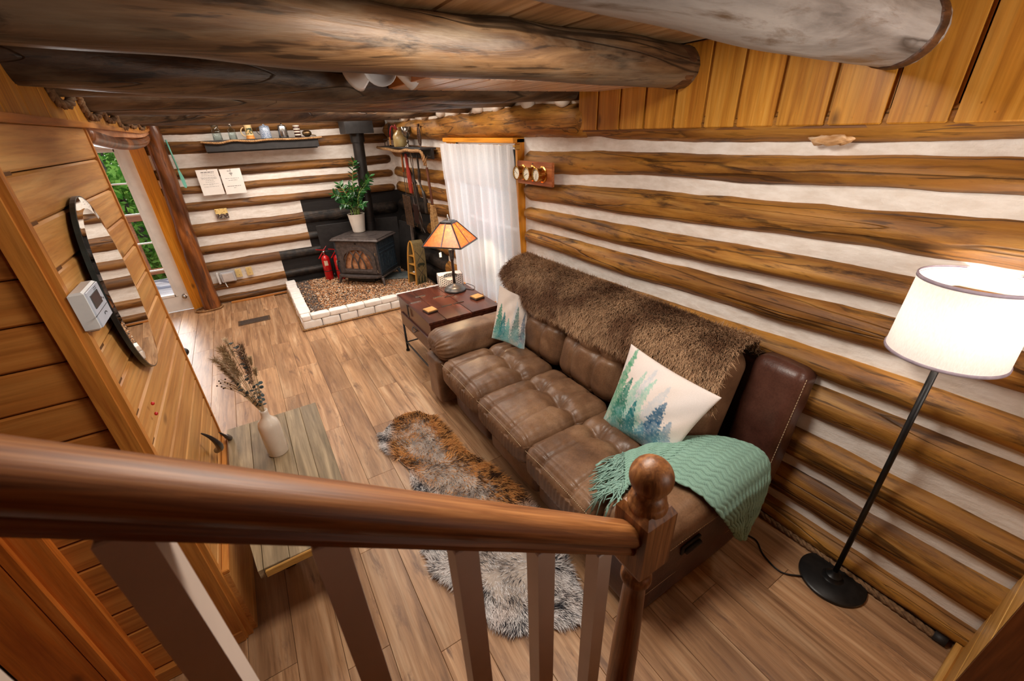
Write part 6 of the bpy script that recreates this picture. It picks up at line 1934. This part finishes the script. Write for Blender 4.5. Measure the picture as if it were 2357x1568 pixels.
MB().lathe([(.001, 0), (.050, 0), (.054, .006), (.054, .19), (.048, .215), (.030, .235), (.021, .25), (.019, .275), (.020, .29), (.016, .29), (.014, .27)], (vx, vy, vz), 30).build('bottle', plain('cream_glaze', S(230, 216, 200), S(214, 198, 182), 7, .18, coat=.5), vs2, True)
top = Vector((vx, vy, vz + .285))
dfl = thing('dried_bouquet', 'bouquet of dried pampas, bunny tails and dark eucalyptus in the cream bottle vase', 'bouquet', tuple(top))
STK = plain('dry_stalk', S(196, 172, 134), S(160, 134, 98), 30, .8)
PAM = vcol('pampas', .9); 
rb_ = random.Random(8)
def stalk_dir(a, b):  # a: sideways in the picture, b: away
    return Vector((.85 * a - .30 * b, -.52 * a + .1 * b, 1.0)).normalized()
def plume(a, b, L_, pl, w, c1, c2, seed):
    d = stalk_dir(a, b); e = top + d * L_
    P = smooth_path([top - Vector((0, 0, .06)), top + d * L_ * .5 + Vector((0, 0, .01)), e], 6)
    o = MB().tube(P, .0016, 5).build('stalk', STK, dfl)
    n = 420; r = np.random.RandomState(seed)
    t = r.uniform(0, 1, n); base = np.array(e)[None] - np.array(d)[None] * (pl * (1 - t))[:, None]
    nr = r.normal(0, 1, (n, 3)); nr -= (nr @ np.array(d))[:, None] * np.array(d)[None]; nr /= np.linalg.norm(nr, axis=1, keepdims=True)
    base = base + nr * (w * .15)
    flw = np.tile(np.array(d), (n, 1))
    tt = r.uniform(0, 1, (n, 1)); col = lin(*c1) * tt + lin(*c2) * (1 - tt)
    fur_mesh('plume', base, nr, flw, (col * .9, np.minimum(1, col * 1.25)), w * 1.35, .0018, FURM, o, seed, .34, .1)
    return o
plume(-.42, .1, .36, .16, .020, (190, 168, 132), (120, 92, 68), 1)
plume(-.30, -.1, .40, .17, .022, (206, 186, 152), (150, 122, 92), 2)
plume(-.16, .15, .40, .18, .022, (186, 160, 120), (110, 84, 58), 3)
plume(-.05, -.1, .36, .20, .024, (170, 138, 118), (110, 80, 68), 4)
plume(.06, .1, .40, .18, .015, (130, 100, 76), (78, 56, 44), 5)
plume(-.50, -.1, .30, .12, .018, (180, 154, 112), (120, 96, 70), 6)
plume(-.22, .3, .34, .15, .022, (214, 196, 166), (160, 134, 104), 7)
plume(.10, -.1, .26, .04, .011, (206, 184, 150), (170, 148, 116), 8)
plume(.13, .1, .33, .045, .011, (206, 184, 150), (170, 148, 116), 9)
plume(-.02, .3, .44, .10, .012, (226, 210, 184), (196, 172, 140), 13)
EUC = plain('dark_eucalyptus', S(44, 62, 60), S(24, 36, 38), 14, .5)
for a, b, L_, kk in ((.02, .2, .44, 15), (-.36, .3, .26, 10), (.08, -.2, .20, 6)):
    d = stalk_dir(a, b); e = top + d * L_
    o = MB().tube([top - Vector((0, 0, .05)), top + d * L_ * .5, e], .0015, 5).build('eucalyptus_stem', STK, dfl)
    for k in range(kk):
        c = top + d * L_ * (.2 + .8 * k / kk)
        for s_ in (-1, 1):
            q = frame(d + Vector((rb_.uniform(-.6, .6), rb_.uniform(-.6, .6), 0)))
            mb = MB().ball((0, 0, 0), (.011, .011, .0012), 8, 4)
            mb.v = [tuple(q @ Vector(p) + c + q @ Vector((s_ * .011, 0, 0))) for p in mb.v]
            mb.build('leaf', EUC, o)
mb = MB(); mb2 = MB()
for k in range(26):
    d = stalk_dir(-.62 + rb_.uniform(-.16, .12), rb_.uniform(-.3, .3)); L_ = rb_.uniform(.24, .31)
    e = top + d * L_ + Vector((0, 0, -.03 - .05 * rb_.random()))
    mb.tube(smooth_path([top - Vector((0, 0, .03)), top + d * L_ * .5 + Vector((0, 0, .01)), e], 4), .0009, 4)
    if k % 2: mb2.ball(e, .0042, 7, 5)
o = mb.build('flax_stalks', STK, dfl); o['kind'] = 'stuff'
o = mb2.build('seed_heads', plain('seed_brown', S(80, 52, 36), S(50, 32, 24), 20, .7), dfl, True); o['kind'] = 'stuff'

# ------------------------------------------------------------------ floor lamp
fx, fy = 1.965, .305
fl_ = thing('floor_lamp', 'black floor lamp with lit white drum shade near the log wall', 'lamp', (fx, fy, 0))
MB().lathe([(.001, 0), (.132, 0), (.138, .004), (.138, .016), (.130, .022), (.045, .026), (.036, .034), (.033, .046), (.020, .056), (.013, .07)], (fx, fy, .001), 56).build('base', BLACK_METAL, fl_, True, auto=35)
MB().lathe([(.011, .06), (.011, 1.36)], (fx, fy, 0), 16).build('pole', BLACK_METAL, fl_, True)
SZ0, SZ1 = 1.28, 1.55
m, N, L, P = newmat('linen_shade'); N.remove(P)
df = N.new('ShaderNodeBsdfDiffuse'); tl3 = N.new('ShaderNodeBsdfTranslucent')
wv = noise_n(N, L, coords(N, L, (400, 400, 60), False), 1, 2); cc = ramp(N, L, wv, [(.3, S(236, 230, 224)), (.7, S(248, 244, 240))])
L.new(cc, df.inputs['Color']); L.new(cc, tl3.inputs['Color'])
a_ = N.new('ShaderNodeMixShader'); a_.inputs[0].default_value = .24; L.new(df.outputs[0], a_.inputs[1]); L.new(tl3.outputs[0], a_.inputs[2])
L.new(a_.outputs[0], N['Material Output'].inputs['Surface'])
MB().lathe([(.162, SZ0), (.152, SZ1)], (fx, fy, 0), 72, cap=False).build('shade', m, fl_, True)
TRIMC = plain('shade_trim', S(176, 160, 172), S(152, 138, 152), 30, .7)
for z, r_ in ((SZ0, .1635), (SZ1, .1535)):
    MB().lathe([(r_ - .003, z - .006), (r_ + .002, z - .005), (r_ + .002, z + .005), (r_ - .003, z + .006)], (fx, fy, 0), 72, cap=False).build('shade_trim', TRIMC, fl_, True)
for k in range(3):
    a = 2 * PI * k / 3 + .4
    MB().tube([(fx, fy, SZ0 + .05), (fx + .160 * math.cos(a), fy + .160 * math.sin(a), SZ0 + .012)], .003, 5).build('spoke', STEEL, fl_)
MB().lathe([(.014, 0), (.018, .01), (.018, .05), (.014, .055)], (fx, fy, 1.33), 14).build('socket', BLACK_METAL, fl_, True)
BL2 = newmat('white_bulb'); BL2[3].inputs['Emission Color'].default_value = (1, .93, .84, 1); BL2[3].inputs['Emission Strength'].default_value = 15
MB().ball((fx, fy, 1.43), (.03, .03, .042), 16, 12).build('bulb', BL2[0], fl_, True)
lamp('POINT', 'floor_lamp_light', (fx, fy, 1.42), 8, (1.0, .92, .83), .045)
mb = MB().tube([(fx - .01, fy + .02, 1.34), (fx + .03, fy - .06, 1.33), (fx + .03, fy - .06, 1.245)], .0018, 5)
mb.build('pull_chain', STEEL, fl_)
MB().lathe([(.001, 0), (.008, .002), (.005, .010), (.002, .02), (.001, .022)], (fx + .03, fy - .06, 1.228), 10).build('chain_bell', STEEL, fl_, True)
cp = smooth_path([(1.86, .39, .012), (1.80, .46, .006), (1.82, .56, .006), (1.87, .63, .006), (1.86, .71, .006), (1.93, .76, .006), (2.0, .80, .03), (2.03, .82, .10)], 7)
MB().tube(cp, .004, 6).build('cord', BLACK_METAL, fl_, True)
MB().tube(smooth_path([(1.93, .76, .006), (1.86, .74, .006), (1.80, .70, .02), (1.82, .75, .08), (1.88, .80, .14)], 6), .004, 6).build('cord', BLACK_METAL, fl_, True)

# ------------------------------------------------------------------ rope along the right wall, floor register
mb = MB(); rope(mb, [(2.085, 6.0, .02)] + [(2.045 + .004 * math.sin(y * 4), y, .019) for y in np.linspace(3.0, -.06, 24)], .018, step=6)
wrp = thing('wall_rope', 'thick brown rope laid along the foot of the right log wall', 'rope', (2.05, 1.5, 0))
mb.build('strands', ROPE_DK, wrp, True)
MB().tube([(2.045, -.055, .02), (2.046, -.098, .021)], .021, 12).build('end_cap', BLACK_PAINT, wrp, True)
rg = thing('floor_register', 'brown metal floor vent with slots set in the planks before the door', 'vent', (-.27, 5.79, 0))
BZ = plain('bronze_vent', S(104, 80, 60), S(80, 60, 44), 20, .4, .5)
MB().box((-.27, 5.785, .003), (.35, .165, .005), ch=.001).build('frame', BZ, rg)
for k in range(20):
    for j in range(2): MB().box((-.27 - .146 + .0154 * k, 5.752 + .066 * j, .006), (.008, .056, .002)).build('slot', INK, rg)

# ------------------------------------------------------------------ ceiling light with glass shades
cl = thing('ceiling_light', 'ceiling light with tulip glass shades between the two nearest logs', 'light', (.55, 1.95, 2.2))
MB().lathe([(.001, 2.37), (.07, 2.37), (.07, 2.345), (.03, 2.33), (.03, 2.30), (.045, 2.29), (.03, 2.27), (.001, 2.265)], (.60, 1.90, 0), 24).build('canopy', BRASS, cl, True)
FROST = plain('frosted_glass', S(226, 224, 224), S(210, 208, 208), 8, .25)
for k in range(3):
    a = 2 * PI * k / 3 + .15
    d = Vector((math.cos(a), math.sin(a), -.45)).normalized()
    q = frame(d).to_4x4(); q.translation = Vector((.60, 1.90, 2.315)) + d * .045
    MB().lathe([(.020, 0), (.030, .012), (.042, .05), (.055, .095), (.060, .11), (.057, .11), (.050, .09), (.036, .04), (.018, .005)], (0, 0, 0), 24, cap=False).build('glass_shade', FROST, cl, True, xf=q)
    MB().tube([(.60, 1.90, 2.315), Vector((.60, 1.90, 2.315)) + d * .05], .012, 8).build('arm', BRASS, cl)

# ------------------------------------------------------------------ outside the door: deck, rail, trees
dk = struct('deck')
DW = wood('deck_board', S(120, 110, 106), S(168, 160, 158), S(196, 190, 188), 0, grain=20, along=1.2, rough=.6, tone=.1, streak=.4)[0]
for k in range(14): MB().box((-1.6, 6.98 + .145 * k, -.06), (4.6, .138, .03), ch=.004).build('board', DW, dk)
RW = wood('rail_brown', S(104, 56, 28), S(150, 86, 46), S(172, 108, 64), 0, grain=20, along=1.2, rough=.5, tone=.05)[0]
drl = thing('deck_railing', 'brown timber deck railing seen through the glazed entry door', 'railing', (-1.6, 8.9, -.045))
MB().box((-1.6, 8.9, .97), (4.6, .12, .10), ch=.006).build('top_rail', RW, drl)
MB().box((-1.6, 8.9, .10), (4.6, .06, .09), ch=.006).build('bottom_rail', RW, drl)
for k in range(14): MB().box((-3.7 + .30 * k, 8.9, .51), (.045, .04, .82), ch=.004).build('baluster', RW, drl)
for x in (-3.2, .5): MB().box((x, 8.9, .5), (.10, .10, 1.1), ch=.006).build('post', RW, drl)
gr = struct('ground')
MB().box((-2, 20, -1.6), (60, 34, .1)).build('soil', plain('forest_floor', S(70, 86, 40), S(48, 58, 30), 2, .95), gr)
TL1 = newmat('tree_leaf')
m, N, L, P = TL1
N.remove(P)
oi = N.new('ShaderNodeVertexColor'); oi.layer_name = 'Col'
df = N.new('ShaderNodeBsdfDiffuse'); tl4 = N.new('ShaderNodeBsdfTranslucent'); L.new(oi.outputs[0], df.inputs[0]); L.new(oi.outputs[0], tl4.inputs[0])
a_ = N.new('ShaderNodeMixShader'); a_.inputs[0].default_value = .4; L.new(df.outputs[0], a_.inputs[1]); L.new(tl4.outputs[0], a_.inputs[2])
L.new(a_.outputs[0], N['Material Output'].inputs['Surface'])
BARK = wood('bark', S(50, 40, 32), S(86, 70, 56), S(112, 94, 78), 2, grain=14, along=3, rough=.9, tone=.1, bump=.5)[0]
def tree(x, y, zb, h, rad, n, label, seed):
    t = thing('tree', label, 'tree', (x, y, zb))
    P = smooth_path([(x, y, zb), (x + .1 * math.sin(seed), y, zb + h * .4), (x + .2 * math.cos(seed), y, zb + h)], 6)
    MB().tube(P, [.13 - .11 * k / (len(P) - 1) for k in range(len(P))], 9).build('trunk', BARK, t, True)
    r = np.random.RandomState(seed)
    c = r.normal(0, 1, (n, 3)); c /= np.linalg.norm(c, axis=1, keepdims=True); c *= r.uniform(.35, 1, (n, 1)) ** .5
    c = c * np.array([rad, rad, h * .48]) + np.array([x, y, zb + h * .52])
    c += np.column_stack([vnoise(c, 1.3, seed), vnoise(c, 1.3, seed + 9), vnoise(c, 1.3, seed + 17)]) * .5
    d = r.normal(0, 1, (n, 3)); d /= np.linalg.norm(d, axis=1, keepdims=True)
    s = np.cross(d, r.normal(0, 1, (n, 3))); s /= np.linalg.norm(s, axis=1, keepdims=True)
    Ls = r.uniform(.09, .17, (n, 1))
    V = np.stack([c, c + d * Ls * .5 + s * Ls * .28, c + d * Ls, c + d * Ls * .5 - s * Ls * .28], 1).reshape(-1, 3)
    F = (np.arange(n)[:, None] * 4 + np.arange(4)[None]).tolist()
    k = r.uniform(0, 1, (n, 1)); col = lin(60, 112, 34) * (1 - k) + lin(150, 190, 84) * k
    mb = MB(); mb.v = V.tolist(); mb.f = [tuple(q) for q in F]
    o = mb.build('foliage', TL1[0], t, cols=np.repeat(col, 4, 0)); o['kind'] = 'stuff'
for i, (x, y, h, rad, n, lb) in enumerate(((-1.75, 10.6, 3.4, 1.05, 7000, 'leafy young tree close behind the deck railing outside the door'), (-2.25, 13.2, 5.2, 1.45, 9000, 'taller leafy tree second in depth beyond the deck railing'), (-2.9, 16.8, 7.6, 2.0, 10000, 'tallest dense tree at the back seen through the top door panes'), (-5.3, 13.4, 5.4, 1.4, 7000, 'leafy tree standing apart from the others at the left outside'))):
    tree(x, y, -1.5, h, rad, n, lb, i + 3)
